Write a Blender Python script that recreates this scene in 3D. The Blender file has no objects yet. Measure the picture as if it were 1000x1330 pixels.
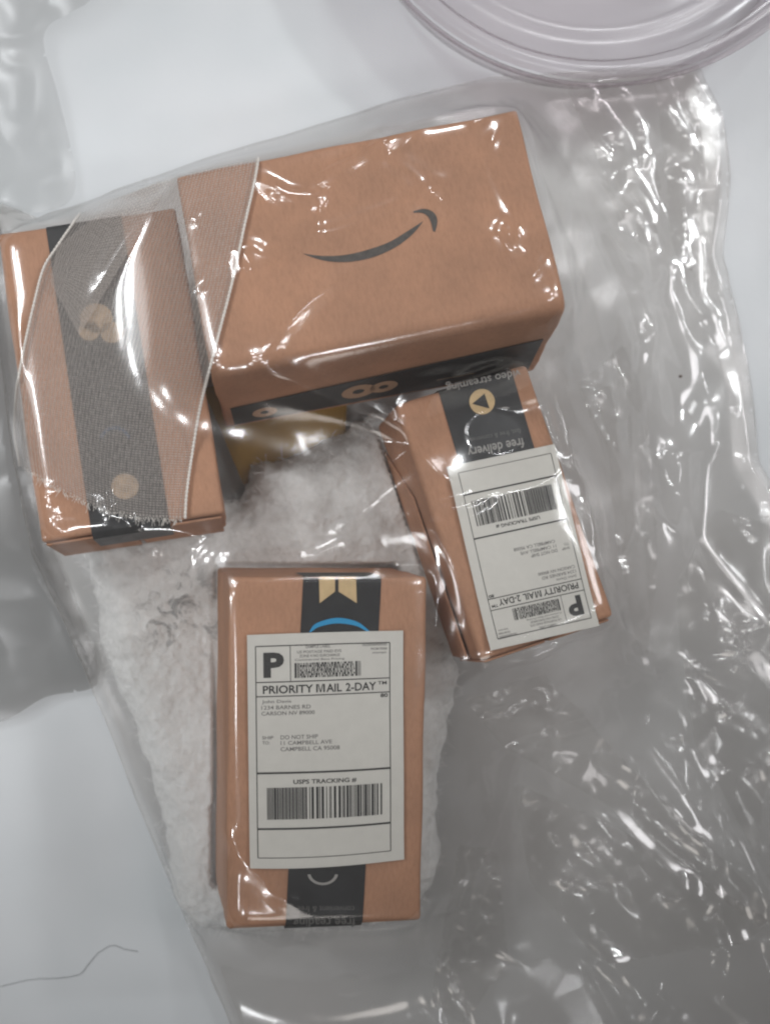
import bpy, bmesh, math, random
import numpy as np
from mathutils import Vector, Matrix
from mathutils.geometry import delaunay_2d_cdt

# ------------------------------------------------------------------ camera, world, lamps, exposure
SC = bpy.context.scene
COL = SC.collection
MM = 0.001
F_PX, CAM_H, PX0, PY0 = 1300.0, 150.0, 330.0, 720.0      # focal length in photo pixels, height in mm, point straight below

cam_d = bpy.data.cameras.new('camera')
cam = bpy.data.objects.new('camera', cam_d)
COL.objects.link(cam)
cam.location = (0, 0, CAM_H * MM)
cam_d.sensor_fit = 'AUTO'
cam_d.sensor_width = 36.0
cam_d.lens = 36.0 * F_PX / 1330.0
cam_d.shift_x = (500 - PX0) / 1330.0
cam_d.shift_y = (PY0 - 665) / 1330.0
cam_d.clip_start = 0.005
cam_d.clip_end = 20.0
cam_d.dof.use_dof = True
cam_d.dof.focus_distance = 0.127
cam_d.dof.aperture_fstop = cam_d.lens / 1.9
SC.camera = cam

world = bpy.data.worlds.new('World')
SC.world = world
world.use_nodes = True
bg = world.node_tree.nodes['Background']
bg.inputs['Color'].default_value = (1.0, 0.955, 0.91, 1)
bg.inputs['Strength'].default_value = 0.07

def lamp(name, kind, loc, target, power, colour, size, **kw):
    d = bpy.data.lights.new(name, kind)
    d.energy = power
    d.color = colour
    if kind == 'AREA':
        d.shape = 'DISK'
        d.size = size
    else:
        d.shadow_soft_size = size
    for k, v in kw.items():
        setattr(d, k, v)
    o = bpy.data.objects.new(name, d)
    COL.objects.link(o)
    o.location = loc
    o.rotation_euler = (Vector(target) - Vector(loc)).to_track_quat('-Z', 'Y').to_euler()
    return o

# cool key spot at far left, other spots added; narrow cones imitate an onlooker's shadow
LEFT_AIM, FAR_AIM, LOW_AIM = (-0.016, 0.024, 0), (0.034, 0.066, 0), (-0.055, -0.030, 0)
for lx, ly, lz, pw, aim, cone, rad in (
        (-0.62, 0.50, 0.80, 15.0, LEFT_AIM, 10.5, 0.05), (-0.85, -0.10, 0.80, 13.0, LOW_AIM, 9.0, 0.05),
        (0.92, 0.62, 0.80, 24.0, FAR_AIM, 11.0, 0.05), (0.10, 1.50, 0.78, 18.0, FAR_AIM, 9.5, 0.05)):
    lamp('added_spot', 'SPOT', (lx, ly, lz), aim, pw, (0.95, 0.98, 1.0), rad, spot_size=math.radians(cone), spot_blend=1.0)
# broad area lights added so their reflections streak the film white
lamp('added_panel', 'AREA', (-0.95, 0.55, 1.00), (0, 0, 0), 2.9, (0.95, 0.98, 1.0), 0.55)
lamp('added_panel', 'AREA', (1.00, 0.22, 0.90), (0.02, 0, 0), 3.0, (1.0, 0.98, 1.0), 0.36)
lamp('added_panel', 'AREA', (0.25, -1.10, 0.90), (0.02, 0, 0), 0.8, (1.0, 0.94, 0.88), 0.27)
# ring of small spots added to make film ridges glint whichever way they run
for deg, pw in ((0, 4.5), (28, 5.5), (56, 5.5), (133, 5.5), (150, 5.5), (178, 4.5), (206, 5.0), (234, 5.5), (262, 6.0), (290, 5.0), (345, 3.0)):
    a = math.radians(deg)
    aim = LEFT_AIM if 90 < deg < 280 else FAR_AIM
    lamp('added_spot', 'SPOT', (0.68 * math.cos(a), 0.68 * math.sin(a), 0.98), aim, pw * 1.12, (0.97, 0.98, 1.0), 0.06,
         spot_size=math.radians(8.6), spot_blend=1.0)

vs = SC.view_settings
vs.view_transform = 'Standard'
vs.look = 'None'
vs.exposure = -0.22
vs.gamma = 1.0
vs.use_curve_mapping = False
SC.cycles.transparent_max_bounces = 32
SC.cycles.max_bounces = 8
SC.cycles.pixel_filter_type = 'BLACKMAN_HARRIS'
SC.cycles.filter_width = 2.2
SC.cycles.caustics_reflective = False
SC.cycles.caustics_refractive = False
SC.cycles.sample_clamp_indirect = 4.0

# ------------------------------------------------------------------ pixel helpers (photo 1000 x 1330)
def at_z(px, py, z):
    d = CAM_H - z
    return np.array([(px - PX0) * d / F_PX, -(py - PY0) * d / F_PX, z])

def rot(w):
    w = np.array(w, float)
    t = np.linalg.norm(w) + 1e-12
    k = w / t
    K = np.array([[0, -k[2], k[1]], [k[2], 0, -k[0]], [-k[1], k[0], 0]])
    return np.eye(3) + math.sin(t) * K + (1 - math.cos(t)) * K @ K

class Pose:
    def __init__(s, c, w, dims):
        s.c, s.R, s.d = np.array(c, float), rot(w), np.array(dims, float)
    def plane(s, px, py, axis=2, sign=1):
        """photo pixel -> local point on one face of the box"""
        n = s.R[:, axis] * sign
        p0 = s.c + n * s.d[axis] / 2
        o = np.array([0, 0, CAM_H])
        v = np.array([(px - PX0) / F_PX, -(py - PY0) / F_PX, -1.0])
        t = np.dot(p0 - o, n) / np.dot(v, n)
        return s.R.T @ (o + t * v - s.c)

# fitted poses: centre mm, rotation vector, size mm
P_LEFT = Pose((-18.45, 22.65, 15.6), (-0.100, 0.014, 0.161), (23.35, 40.8, 13.5))
P_BIG = Pose((14.47, 36.6, 17.5), (-0.211, -0.054, 0.176), (43.4, 27.4, 19.8))
P_RIGHT = Pose((32.1, 5.2, 13.6), (-0.068, 0.072, 0.313), (18.5, 35.0, 13.2))
P_LOW = Pose((8.25, -24.65, 14.6), (0.058, 0.122, -0.006), (25.4, 44.7, 16.9))
POSES = [P_LEFT, P_BIG, P_RIGHT, P_LOW]

# ------------------------------------------------------------------ materials
def new_mat(name):
    m = bpy.data.materials.new(name)
    m.use_nodes = True
    nt = m.node_tree
    for n in list(nt.nodes):
        nt.nodes.remove(n)
    out = nt.nodes.new('ShaderNodeOutputMaterial')
    return m, nt, out

def N(nt, t, **kw):
    n = nt.nodes.new(t)
    for k, v in kw.items():
        if k in n.inputs:
            n.inputs[k].default_value = v
        else:
            setattr(n, k, v)
    return n

def ramp(nt, fac, stops):
    r = nt.nodes.new('ShaderNodeValToRGB')
    e = r.color_ramp.elements
    while len(e) < len(stops):
        e.new(0.5)
    for i, (p, c) in enumerate(stops):
        e[i].position = p
        e[i].color = (*c, 1)
    nt.links.new(fac, r.inputs[0])
    return r.outputs[0]

def simple_mat(name, col, rough=0.6, spec=0.5, noise=0.0, scale=800.0, bump=0.0, bump_scale=2500.0, coat=0.0):
    m, nt, out = new_mat(name)
    b = N(nt, 'ShaderNodeBsdfPrincipled', Roughness=rough)
    b.inputs['Specular IOR Level'].default_value = spec
    b.inputs['Coat Weight'].default_value = coat
    b.inputs['Coat Roughness'].default_value = 0.2
    tc = N(nt, 'ShaderNodeTexCoord')
    if noise:
        nz = N(nt, 'ShaderNodeTexNoise', Scale=scale, Detail=5.0, Roughness=0.6)
        nt.links.new(tc.outputs['Object'], nz.inputs['Vector'])
        lo = tuple(c * (1 - noise) for c in col)
        hi = tuple(min(1, c * (1 + noise)) for c in col)
        nt.links.new(ramp(nt, nz.outputs[0], [(0.3, lo), (0.7, hi)]), b.inputs['Base Color'])
    else:
        b.inputs['Base Color'].default_value = (*col, 1)
    if bump:
        n2 = N(nt, 'ShaderNodeTexNoise', Scale=bump_scale, Detail=4.0)
        nt.links.new(tc.outputs['Object'], n2.inputs['Vector'])
        bp = N(nt, 'ShaderNodeBump', Strength=bump, Distance=0.0002)
        nt.links.new(n2.outputs[0], bp.inputs['Height'])
        nt.links.new(bp.outputs[0], b.inputs['Normal'])
    nt.links.new(b.outputs[0], out.inputs[0])
    return m

def kraft_mat(name='kraft_card', tint=(1, 1, 1)):
    m, nt, out = new_mat(name)
    b = N(nt, 'ShaderNodeBsdfPrincipled', Roughness=0.72)
    b.inputs['Specular IOR Level'].default_value = 0.3
    tc = N(nt, 'ShaderNodeTexCoord')
    mp = N(nt, 'ShaderNodeMapping')
    mp.inputs['Scale'].default_value = (1.0, 0.35, 1.0)
    nt.links.new(tc.outputs['Object'], mp.inputs['Vector'])
    fine = N(nt, 'ShaderNodeTexNoise', Scale=2600.0, Detail=4.0, Roughness=0.7)
    broad = N(nt, 'ShaderNodeTexNoise', Scale=140.0, Detail=4.0, Roughness=0.55)
    nt.links.new(mp.outputs[0], fine.inputs['Vector'])
    nt.links.new(tc.outputs['Object'], broad.inputs['Vector'])
    base = np.array([0.462, 0.250, 0.155]) * np.array(tint)
    c1 = ramp(nt, fine.outputs[0], [(0.30, tuple(base * 0.88)), (0.5, tuple(base)), (0.72, tuple(base * 1.08))])
    c2 = ramp(nt, broad.outputs[0], [(0.3, (0.86, 0.86, 0.86)), (0.7, (1.08, 1.06, 1.04))])
    mx = N(nt, 'ShaderNodeMix', data_type='RGBA', blend_type='MULTIPLY')
    mx.inputs['Factor'].default_value = 1.0
    nt.links.new(c1, mx.inputs[6]); nt.links.new(c2, mx.inputs[7])
    nt.links.new(mx.outputs[2], b.inputs['Base Color'])
    bp = N(nt, 'ShaderNodeBump', Strength=0.35, Distance=0.0001)
    nt.links.new(fine.outputs[0], bp.inputs['Height'])
    nt.links.new(bp.outputs[0], b.inputs['Normal'])
    nt.links.new(b.outputs[0], out.inputs[0])
    return m

def film_mat(name, tint, gloss_gain=1.0, rough=0.07, haze=0.03, haze_col=(0.8, 0.78, 0.76), bump=0.04, bump_scale=220.0):
    """thin clear sheet: lets light straight through, reflects by angle, a little milky"""
    m, nt, out = new_mat(name)
    tr = N(nt, 'ShaderNodeBsdfTransparent', Color=(*tint, 1))
    gl = N(nt, 'ShaderNodeBsdfGlossy', Roughness=rough)
    df = N(nt, 'ShaderNodeBsdfDiffuse', Color=(*haze_col, 1))
    tl = N(nt, 'ShaderNodeBsdfTranslucent', Color=(*haze_col, 1))
    mdt = N(nt, 'ShaderNodeMixShader'); mdt.inputs[0].default_value = 0.5
    nt.links.new(df.outputs[0], mdt.inputs[1]); nt.links.new(tl.outputs[0], mdt.inputs[2])
    tc = N(nt, 'ShaderNodeTexCoord')
    nz = N(nt, 'ShaderNodeTexNoise', Scale=bump_scale, Detail=3.0, Roughness=0.55, Distortion=0.6)
    nt.links.new(tc.outputs['Object'], nz.inputs['Vector'])
    bp = N(nt, 'ShaderNodeBump', Strength=bump, Distance=0.0006)
    nt.links.new(nz.outputs[0], bp.inputs['Height'])
    for s in (gl, df, tl):
        nt.links.new(bp.outputs[0], s.inputs['Normal'])
    # reflectance of a thin sheet, the same from either side (Schlick)
    ge = N(nt, 'ShaderNodeNewGeometry')
    dt = N(nt, 'ShaderNodeVectorMath', operation='DOT_PRODUCT')
    nt.links.new(bp.outputs[0], dt.inputs[0]); nt.links.new(ge.outputs['Incoming'], dt.inputs[1])
    ab = N(nt, 'ShaderNodeMath', operation='ABSOLUTE'); nt.links.new(dt.outputs['Value'], ab.inputs[0])
    om = N(nt, 'ShaderNodeMath', operation='SUBTRACT', use_clamp=True); om.inputs[0].default_value = 1.0
    nt.links.new(ab.outputs[0], om.inputs[1])
    pw = N(nt, 'ShaderNodeMath', operation='POWER'); pw.inputs[1].default_value = 5.0
    nt.links.new(om.outputs[0], pw.inputs[0])
    mu = N(nt, 'ShaderNodeMath', operation='MULTIPLY_ADD', use_clamp=True)
    nt.links.new(pw.outputs[0], mu.inputs[0]); mu.inputs[1].default_value = 0.75; mu.inputs[2].default_value = 0.08 * gloss_gain
    m1 = N(nt, 'ShaderNodeMixShader'); m1.inputs[0].default_value = haze
    nt.links.new(tr.outputs[0], m1.inputs[1]); nt.links.new(mdt.outputs[0], m1.inputs[2])
    m2 = N(nt, 'ShaderNodeMixShader')
    nt.links.new(mu.outputs[0], m2.inputs[0])
    nt.links.new(m1.outputs[0], m2.inputs[1]); nt.links.new(gl.outputs[0], m2.inputs[2])
    nt.links.new(m2.outputs[0], out.inputs[0])
    return m

def table_mat():
    m, nt, out = new_mat('white_plastic_sheet')
    b = N(nt, 'ShaderNodeBsdfPrincipled', Roughness=0.34)
    b.inputs['Specular IOR Level'].default_value = 0.45
    tc = N(nt, 'ShaderNodeTexCoord')
    n1 = N(nt, 'ShaderNodeTexNoise', Scale=28.0, Detail=3.0)
    nt.links.new(tc.outputs['Object'], n1.inputs['Vector'])
    nt.links.new(ramp(nt, n1.outputs[0], [(0.35, (0.625, 0.648, 0.660)), (0.65, (0.685, 0.695, 0.705))]), b.inputs['Base Color'])
    n2 = N(nt, 'ShaderNodeTexNoise', Scale=160.0, Detail=3.0)
    nt.links.new(tc.outputs['Object'], n2.inputs['Vector'])
    nt.links.new(ramp(nt, n2.outputs[0], [(0.3, (0.28,) * 3), (0.7, (0.42,) * 3)]), b.inputs['Roughness'])
    bp = N(nt, 'ShaderNodeBump', Strength=0.12, Distance=0.001)
    nt.links.new(n2.outputs[0], bp.inputs['Height'])
    nt.links.new(bp.outputs[0], b.inputs['Normal'])
    nt.links.new(b.outputs[0], out.inputs[0])
    return m

def batting_mat():
    m, nt, out = new_mat('white_batting')
    b = N(nt, 'ShaderNodeBsdfPrincipled', Roughness=0.9)
    b.inputs['Specular IOR Level'].default_value = 0.2
    tc = N(nt, 'ShaderNodeTexCoord')
    n1 = N(nt, 'ShaderNodeTexNoise', Scale=900.0, Detail=6.0, Roughness=0.75)
    nt.links.new(tc.outputs['Object'], n1.inputs['Vector'])
    c = ramp(nt, n1.outputs[0], [(0.3, (0.70, 0.70, 0.685)), (0.65, (0.84, 0.84, 0.83))])
    # mottled dark grey patch near the left box
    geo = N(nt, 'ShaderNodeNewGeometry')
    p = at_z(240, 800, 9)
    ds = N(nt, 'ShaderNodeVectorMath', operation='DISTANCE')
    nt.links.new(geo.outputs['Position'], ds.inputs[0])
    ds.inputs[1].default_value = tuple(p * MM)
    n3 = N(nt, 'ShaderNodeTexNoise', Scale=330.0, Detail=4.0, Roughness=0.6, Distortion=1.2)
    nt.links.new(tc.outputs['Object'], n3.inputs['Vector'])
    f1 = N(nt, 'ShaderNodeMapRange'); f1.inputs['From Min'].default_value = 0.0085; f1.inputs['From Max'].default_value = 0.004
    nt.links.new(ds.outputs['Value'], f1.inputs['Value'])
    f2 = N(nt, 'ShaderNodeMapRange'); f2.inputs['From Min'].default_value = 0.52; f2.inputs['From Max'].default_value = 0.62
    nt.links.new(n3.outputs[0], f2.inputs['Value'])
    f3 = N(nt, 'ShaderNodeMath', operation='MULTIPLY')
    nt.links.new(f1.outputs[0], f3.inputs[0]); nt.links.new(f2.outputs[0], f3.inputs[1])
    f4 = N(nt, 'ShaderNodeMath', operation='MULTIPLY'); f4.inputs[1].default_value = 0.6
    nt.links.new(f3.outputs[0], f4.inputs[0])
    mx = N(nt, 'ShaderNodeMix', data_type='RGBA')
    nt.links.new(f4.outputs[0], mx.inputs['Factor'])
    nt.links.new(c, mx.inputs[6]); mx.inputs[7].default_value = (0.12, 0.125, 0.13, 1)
    nt.links.new(mx.outputs[2], b.inputs['Base Color'])
    bp = N(nt, 'ShaderNodeBump', Strength=0.8, Distance=0.0004)
    nt.links.new(n1.outputs[0], bp.inputs['Height'])
    nt.links.new(bp.outputs[0], b.inputs['Normal'])
    nt.links.new(b.outputs[0], out.inputs[0])
    return m

def ribbon_mat():
    """sheer woven gauze: thread pattern in UV (metres scaled to mm), open between the threads"""
    m, nt, out = new_mat('sheer_gauze')
    uv = N(nt, 'ShaderNodeUVMap')
    def wave(axis, scale):
        w = N(nt, 'ShaderNodeTexWave', wave_type='BANDS', bands_direction=axis, wave_profile='SIN')
        w.inputs['Scale'].default_value = scale
        w.inputs['Distortion'].default_value = 1.2
        w.inputs['Detail'].default_value = 2.0
        w.inputs['Detail Scale'].default_value = 0.6
        nt.links.new(uv.outputs[0], w.inputs['Vector'])
        return w.outputs[1]
    wx, wy = wave('X', 0.75), wave('Y', 1.05)
    mxx = N(nt, 'ShaderNodeMath', operation='MULTIPLY')
    nt.links.new(wx, mxx.inputs[0]); nt.links.new(wy, mxx.inputs[1])
    nz = N(nt, 'ShaderNodeTexNoise', Scale=2.2, Detail=4.0, Roughness=0.7)
    nt.links.new(uv.outputs[0], nz.inputs['Vector'])
    ad = N(nt, 'ShaderNodeMath', operation='MULTIPLY_ADD'); ad.inputs[1].default_value = 0.45; 
    nt.links.new(mxx.outputs[0], ad.inputs[0])
    mr = N(nt, 'ShaderNodeMapRange'); mr.inputs['From Min'].default_value = 0.3; mr.inputs['From Max'].default_value = 0.75
    mr.inputs['To Min'].default_value = 0.10; mr.inputs['To Max'].default_value = 0.36
    nt.links.new(nz.outputs[0], mr.inputs['Value'])
    nt.links.new(mr.outputs[0], ad.inputs[2])
    tr = N(nt, 'ShaderNodeBsdfTransparent', Color=(0.97, 0.96, 0.96, 1))
    df = N(nt, 'ShaderNodeBsdfDiffuse', Color=(0.86, 0.78, 0.72, 1))
    tl = N(nt, 'ShaderNodeBsdfTranslucent', Color=(0.72, 0.68, 0.65, 1))
    gl = N(nt, 'ShaderNodeBsdfGlossy', Color=(0.9, 0.88, 0.85, 1), Roughness=0.35)
    a = N(nt, 'ShaderNodeMixShader'); a.inputs[0].default_value = 0.3
    nt.links.new(df.outputs[0], a.inputs[1]); nt.links.new(tl.outputs[0], a.inputs[2])
    c = N(nt, 'ShaderNodeMixShader'); c.inputs[0].default_value = 0.14
    nt.links.new(a.outputs[0], c.inputs[1]); nt.links.new(gl.outputs[0], c.inputs[2])
    bp = N(nt, 'ShaderNodeBump', Strength=0.7, Distance=0.0002)
    nt.links.new(mxx.outputs[0], bp.inputs['Height'])
    nt.links.new(bp.outputs[0], gl.inputs['Normal']); nt.links.new(bp.outputs[0], df.inputs['Normal'])
    f = N(nt, 'ShaderNodeMixShader')
    nt.links.new(ad.outputs[0], f.inputs[0])
    nt.links.new(tr.outputs[0], f.inputs[1]); nt.links.new(c.outputs[0], f.inputs[2])
    nt.links.new(f.outputs[0], out.inputs[0])
    return m

M = dict(
    kraft=kraft_mat(),
    kraft_edge=kraft_mat('kraft_inner', (0.78, 0.76, 0.74)),
    tape=simple_mat('black_tape', (0.019, 0.020, 0.022), rough=0.45, noise=0.25, scale=500, bump=0.15, bump_scale=900),
    grey_print=simple_mat('pale_grey_ink', (0.34, 0.33, 0.31), rough=0.6),
    faint_print=simple_mat('dull_grey_ink', (0.13, 0.128, 0.122), rough=0.6),
    beige_print=simple_mat('beige_ink', (0.62, 0.45, 0.24), rough=0.6, noise=0.08),
    blue_print=simple_mat('blue_ink', (0.02, 0.30, 0.58), rough=0.5),
    smile=simple_mat('charcoal_ink', (0.075, 0.068, 0.062), rough=0.7, noise=0.3, scale=1500),
    paper=simple_mat('label_paper', (0.665, 0.65, 0.60), rough=0.6, noise=0.03, scale=600, bump=0.1),
    ink=simple_mat('black_ink', (0.035, 0.035, 0.035), rough=0.7),
    ink_grey=simple_mat('worn_ink', (0.22, 0.215, 0.205), rough=0.7),
    yellow=simple_mat('yellow_paper', (0.40, 0.225, 0.03), rough=0.55, noise=0.12, scale=200),
    table=table_mat(),
    batting=batting_mat(),
    fibre=simple_mat('white_fibre', (0.84, 0.84, 0.83), rough=0.6),
    ribbon=ribbon_mat(),
    selvedge=simple_mat('pale_thread', (0.80, 0.76, 0.71), rough=0.4),
    film=film_mat('clear_film', (0.978, 0.970, 0.962), 1.3, 0.145, 0.04, (0.86, 0.85, 0.84)),
    fold_film=film_mat('clear_film_fold', (0.985, 0.98, 0.975), 0.8, 0.17, 0.05, (0.86, 0.85, 0.84)),
    back_film=film_mat('clear_film_back', (0.952, 0.938, 0.926), 0.7, 0.2, 0.05, (0.8, 0.79, 0.78)),
    grey_film=film_mat('grey_film', (0.68, 0.67, 0.66), 0.7, 0.25, 0.14, (0.36, 0.36, 0.36)),
    pale_film=film_mat('pale_film', (0.90, 0.90, 0.895), 0.5, 0.3, 0.08, (0.55, 0.55, 0.55)),
    dish=film_mat('rose_clear_plastic', (0.90, 0.865, 0.88), 0.9, 0.24, 0.09, (0.62, 0.57, 0.59), bump=0.05),
    thread=simple_mat('dark_thread', (0.27, 0.27, 0.275), rough=0.7),
    crumb=simple_mat('dark_crumb', (0.10, 0.07, 0.055), rough=0.9),
)

# ------------------------------------------------------------------ mesh helpers (all shapes in mm)
def tag(o, label=None, cat=None, group=None, kind=None):
    if label: o['label'] = label
    if cat: o['category'] = cat
    if group: o['group'] = group
    if kind: o['kind'] = kind
    return o

def mesh_obj(name, verts, faces, mat, parent=None, smooth=False, uvs=None):
    me = bpy.data.meshes.new(name)
    v = np.asarray(verts, dtype=np.float64) * MM
    if isinstance(faces, np.ndarray):
        nf, k = faces.shape
        me.vertices.add(len(v)); me.vertices.foreach_set('co', v.astype(np.float32).ravel())
        me.loops.add(nf * k); me.loops.foreach_set('vertex_index', faces.astype(np.int32).ravel())
        me.polygons.add(nf)
        me.polygons.foreach_set('loop_start', np.arange(0, nf * k, k, dtype=np.int32))
        me.polygons.foreach_set('loop_total', np.full(nf, k, dtype=np.int32))
        me.update(calc_edges=True)
        me.validate()
    else:
        me.from_pydata([tuple(p) for p in v], [], faces)
        me.update()
    if smooth:
        me.polygons.foreach_set('use_smooth', [True] * len(me.polygons))
    if uvs is not None:
        ul = me.uv_layers.new(name='UVMap')
        li = np.zeros(len(me.loops), dtype=np.int32); me.loops.foreach_get('vertex_index', li)
        ul.data.foreach_set('uv', np.asarray(uvs, dtype=np.float32)[li].ravel())
    me.materials.append(mat)
    o = bpy.data.objects.new(name, me)
    COL.objects.link(o)
    if parent is not None:
        o.parent = parent
    return o

def bm_obj(name, bm, mat, parent=None, smooth=False):
    for v in bm.verts:
        v.co *= MM
    bmesh.ops.recalc_face_normals(bm, faces=bm.faces)
    me = bpy.data.meshes.new(name)
    bm.to_mesh(me); bm.free()
    if smooth:
        me.polygons.foreach_set('use_smooth', [True] * len(me.polygons))
    me.materials.append(mat)
    o = bpy.data.objects.new(name, me)
    COL.objects.link(o)
    if parent is not None:
        o.parent = parent
    return o

def empty(name, loc=(0, 0, 0), R=None):
    o = bpy.data.objects.new(name, None)
    COL.objects.link(o)
    o.empty_display_size = 0.005
    if R is not None:
        o.matrix_world = Matrix.Translation(Vector(loc) * MM) @ Matrix(R.tolist()).to_4x4()
    else:
        o.location = Vector(loc) * MM
    return o

def vnoise(shape, cells, rng, octaves=1):
    """smooth value noise on a grid, about -1..1; cells = number of cells along axis 0"""
    out = np.zeros(shape); amp = 1.0; tot = 0
    for _ in range(octaves):
        cy = max(2, int(cells)); cxn = max(2, int(cells * shape[1] / shape[0]))
        g = rng.uniform(-1, 1, (cy + 3, cxn + 3))
        y = np.linspace(0, cy, shape[0], endpoint=False); x = np.linspace(0, cxn, shape[1], endpoint=False)
        yi, xi = y.astype(int), x.astype(int)
        fy, fx = (y - yi), (x - xi)
        fy = (fy * fy * (3 - 2 * fy))[:, None]; fx = (fx * fx * (3 - 2 * fx))[None, :]
        a = g[np.ix_(yi, xi)]; b = g[np.ix_(yi, xi + 1)]; c = g[np.ix_(yi + 1, xi)]; d = g[np.ix_(yi + 1, xi + 1)]
        out += amp * ((a * (1 - fx) + b * fx) * (1 - fy) + (c * (1 - fx) + d * fx) * fy)
        tot += amp; amp *= 0.5; cells *= 2
    return out / tot

def in_poly(X, Y, poly):
    inside = np.zeros(X.shape, bool)
    n = len(poly); j = n - 1
    for i in range(n):
        xi, yi = poly[i][:2]; xj, yj = poly[j][:2]
        cond = ((yi > Y) != (yj > Y)) & (X < (xj - xi) * (Y - yi) / (yj - yi + 1e-12) + xi)
        inside ^= cond
        j = i
    return inside

def seg_dist(X, Y, a, b):
    dx, dy = b[0] - a[0], b[1] - a[1]
    L2 = dx * dx + dy * dy + 1e-12
    t = np.clip(((X - a[0]) * dx + (Y - a[1]) * dy) / L2, 0, 1)
    return np.hypot(X - a[0] - t * dx, Y - a[1] - t * dy), t

def catmull(pts, n=8, closed=False):
    P = [np.array(p, float) for p in pts]
    m = len(P); out = []
    rngk = range(m) if closed else range(m - 1)
    for i in rngk:
        p1, p2 = P[i], P[(i + 1) % m]
        p0 = P[i - 1] if (i > 0 or closed) else 2 * p1 - p2
        p3 = P[(i + 2) % m] if (i + 2 < m or closed) else 2 * p2 - p1
        for k in range(n):
            t = k / n
            out.append(0.5 * ((2 * p1) + (-p0 + p2) * t + (2 * p0 - 5 * p1 + 4 * p2 - p3) * t * t + (-p0 + 3 * p1 - 3 * p2 + p3) * t ** 3))
    if not closed:
        out.append(P[-1])
    return out

def tube(pts, r, sides=6, radii=None):
    P = [np.array(p, float) for p in pts]
    V = []; Fc = []
    for i, p in enumerate(P):
        t = P[min(i + 1, len(P) - 1)] - P[max(i - 1, 0)]
        t = t / (np.linalg.norm(t) + 1e-9)
        u = np.cross(t, [0, 0, 1.0]); u = u / (np.linalg.norm(u) + 1e-9); w = np.cross(u, t)
        rr = r if radii is None else radii[i]
        for k in range(sides):
            a = 2 * math.pi * k / sides
            V.append(p + rr * (math.cos(a) * u + math.sin(a) * w))
    for i in range(len(P) - 1):
        for k in range(sides):
            k2 = (k + 1) % sides
            Fc.append((i * sides + k, i * sides + k2, (i + 1) * sides + k2, (i + 1) * sides + k))
    Fc.append(tuple(range(sides))[::-1]); Fc.append(tuple(range((len(P) - 1) * sides, len(P) * sides)))
    return V, Fc

# ------------------------------------------------------------------ working grid for everything that drapes
def heightgrid(step, x0, x1, y0, y1):
    xs = np.arange(x0, x1 + step / 2, step); ys = np.arange(y0, y1 + step / 2, step)
    return xs, ys, *np.meshgrid(xs, ys)

GX0, GX1, GY0, GY1 = -46.0, 86.0, -80.0, 78.0

def box_span(p, X, Y):
    """top and bottom height of a box above each (x, y); nan outside"""
    up = np.full(X.shape, 1e9); lo = np.full(X.shape, -1e9)
    for ax in range(3):
        for s in (-1, 1):
            n = p.R[:, ax] * s
            d = np.dot(n, p.c) + p.d[ax] / 2
            if abs(n[2]) < 1e-6:
                bad = (n[0] * X + n[1] * Y) > d
                up[bad] = -1e9
            else:
                z = (d - n[0] * X - n[1] * Y) / n[2]
                if n[2] > 0: up = np.minimum(up, z)
                else: lo = np.maximum(lo, z)
    ok = up > lo
    return np.where(ok, up, np.nan), np.where(ok, lo, np.nan)

def poly_world(px_poly, z):
    return [at_z(x, y, z)[:2] for x, y in px_poly]

def sample(grid, xs, ys, x, y):
    step = xs[1] - xs[0]
    fx = np.clip((np.asarray(x) - xs[0]) / step, 0, len(xs) - 1.001); fy = np.clip((np.asarray(y) - ys[0]) / step, 0, len(ys) - 1.001)
    ix, iy = fx.astype(int), fy.astype(int); fx = fx - ix; fy = fy - iy
    return (grid[iy, ix] * (1 - fx) * (1 - fy) + grid[iy, ix + 1] * fx * (1 - fy) + grid[iy + 1, ix] * (1 - fx) * fy + grid[iy + 1, ix + 1] * fx * fy)

# ------------------------------------------------------------------ table
rng = np.random.default_rng(7)
def build_table():
    xs, ys, X, Y = heightgrid(1.5, -240, 240, -240, 240)
    fall = np.clip(1 - np.hypot(X, Y) / 230, 0, 1)
    Z = (vnoise(X.shape, 22, rng, 2) * 0.42 + vnoise(X.shape, 55, rng) * 0.10) * np.minimum(1, fall * 4) - 0.6
    # shallow dent around the thin crack at the lower left
    ny, nx = X.shape
    idx = np.arange(ny * nx).reshape(ny, nx)
    Fq = np.stack([idx[:-1, :-1], idx[:-1, 1:], idx[1:, 1:], idx[1:, :-1]], -1).reshape(-1, 4)
    o = mesh_obj('table_top', np.stack([X, Y, Z], -1).reshape(-1, 3), Fq, M['table'], smooth=True)
    tag(o, 'white plastic covered table top with soft grey sheen', 'table top', kind='structure')
    return xs, ys, Z
TXS, TYS, TZ = build_table()
def table_z(x, y):
    return float(sample(TZ, TXS, TYS, np.array([x]), np.array([y]))[0])

# ------------------------------------------------------------------ text and print helpers
_tc = {}
def text_shape(s, bold=0.0):
    key = (s, bold)
    if key not in _tc:
        cu = bpy.data.curves.new('t', 'FONT')
        cu.body = s; cu.size = 1.0; cu.offset = bold; cu.fill_mode = 'FRONT'; cu.resolution_u = 3
        ob = bpy.data.objects.new('t', cu)
        COL.objects.link(ob)
        bpy.context.view_layer.update()
        dg = bpy.context.evaluated_depsgraph_get()
        me = bpy.data.meshes.new_from_object(ob.evaluated_get(dg))
        v = np.array([x.co[:2] for x in me.vertices]) if len(me.vertices) else np.zeros((1, 2))
        f = [tuple(p.vertices) for p in me.polygons]
        bpy.data.objects.remove(ob); bpy.data.curves.remove(cu); bpy.data.meshes.remove(me)
        v = (v - v.min(0)) / np.maximum(v.max(0) - v.min(0), 1e-6)
        _tc[key] = (v, f)
    return _tc[key]

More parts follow.
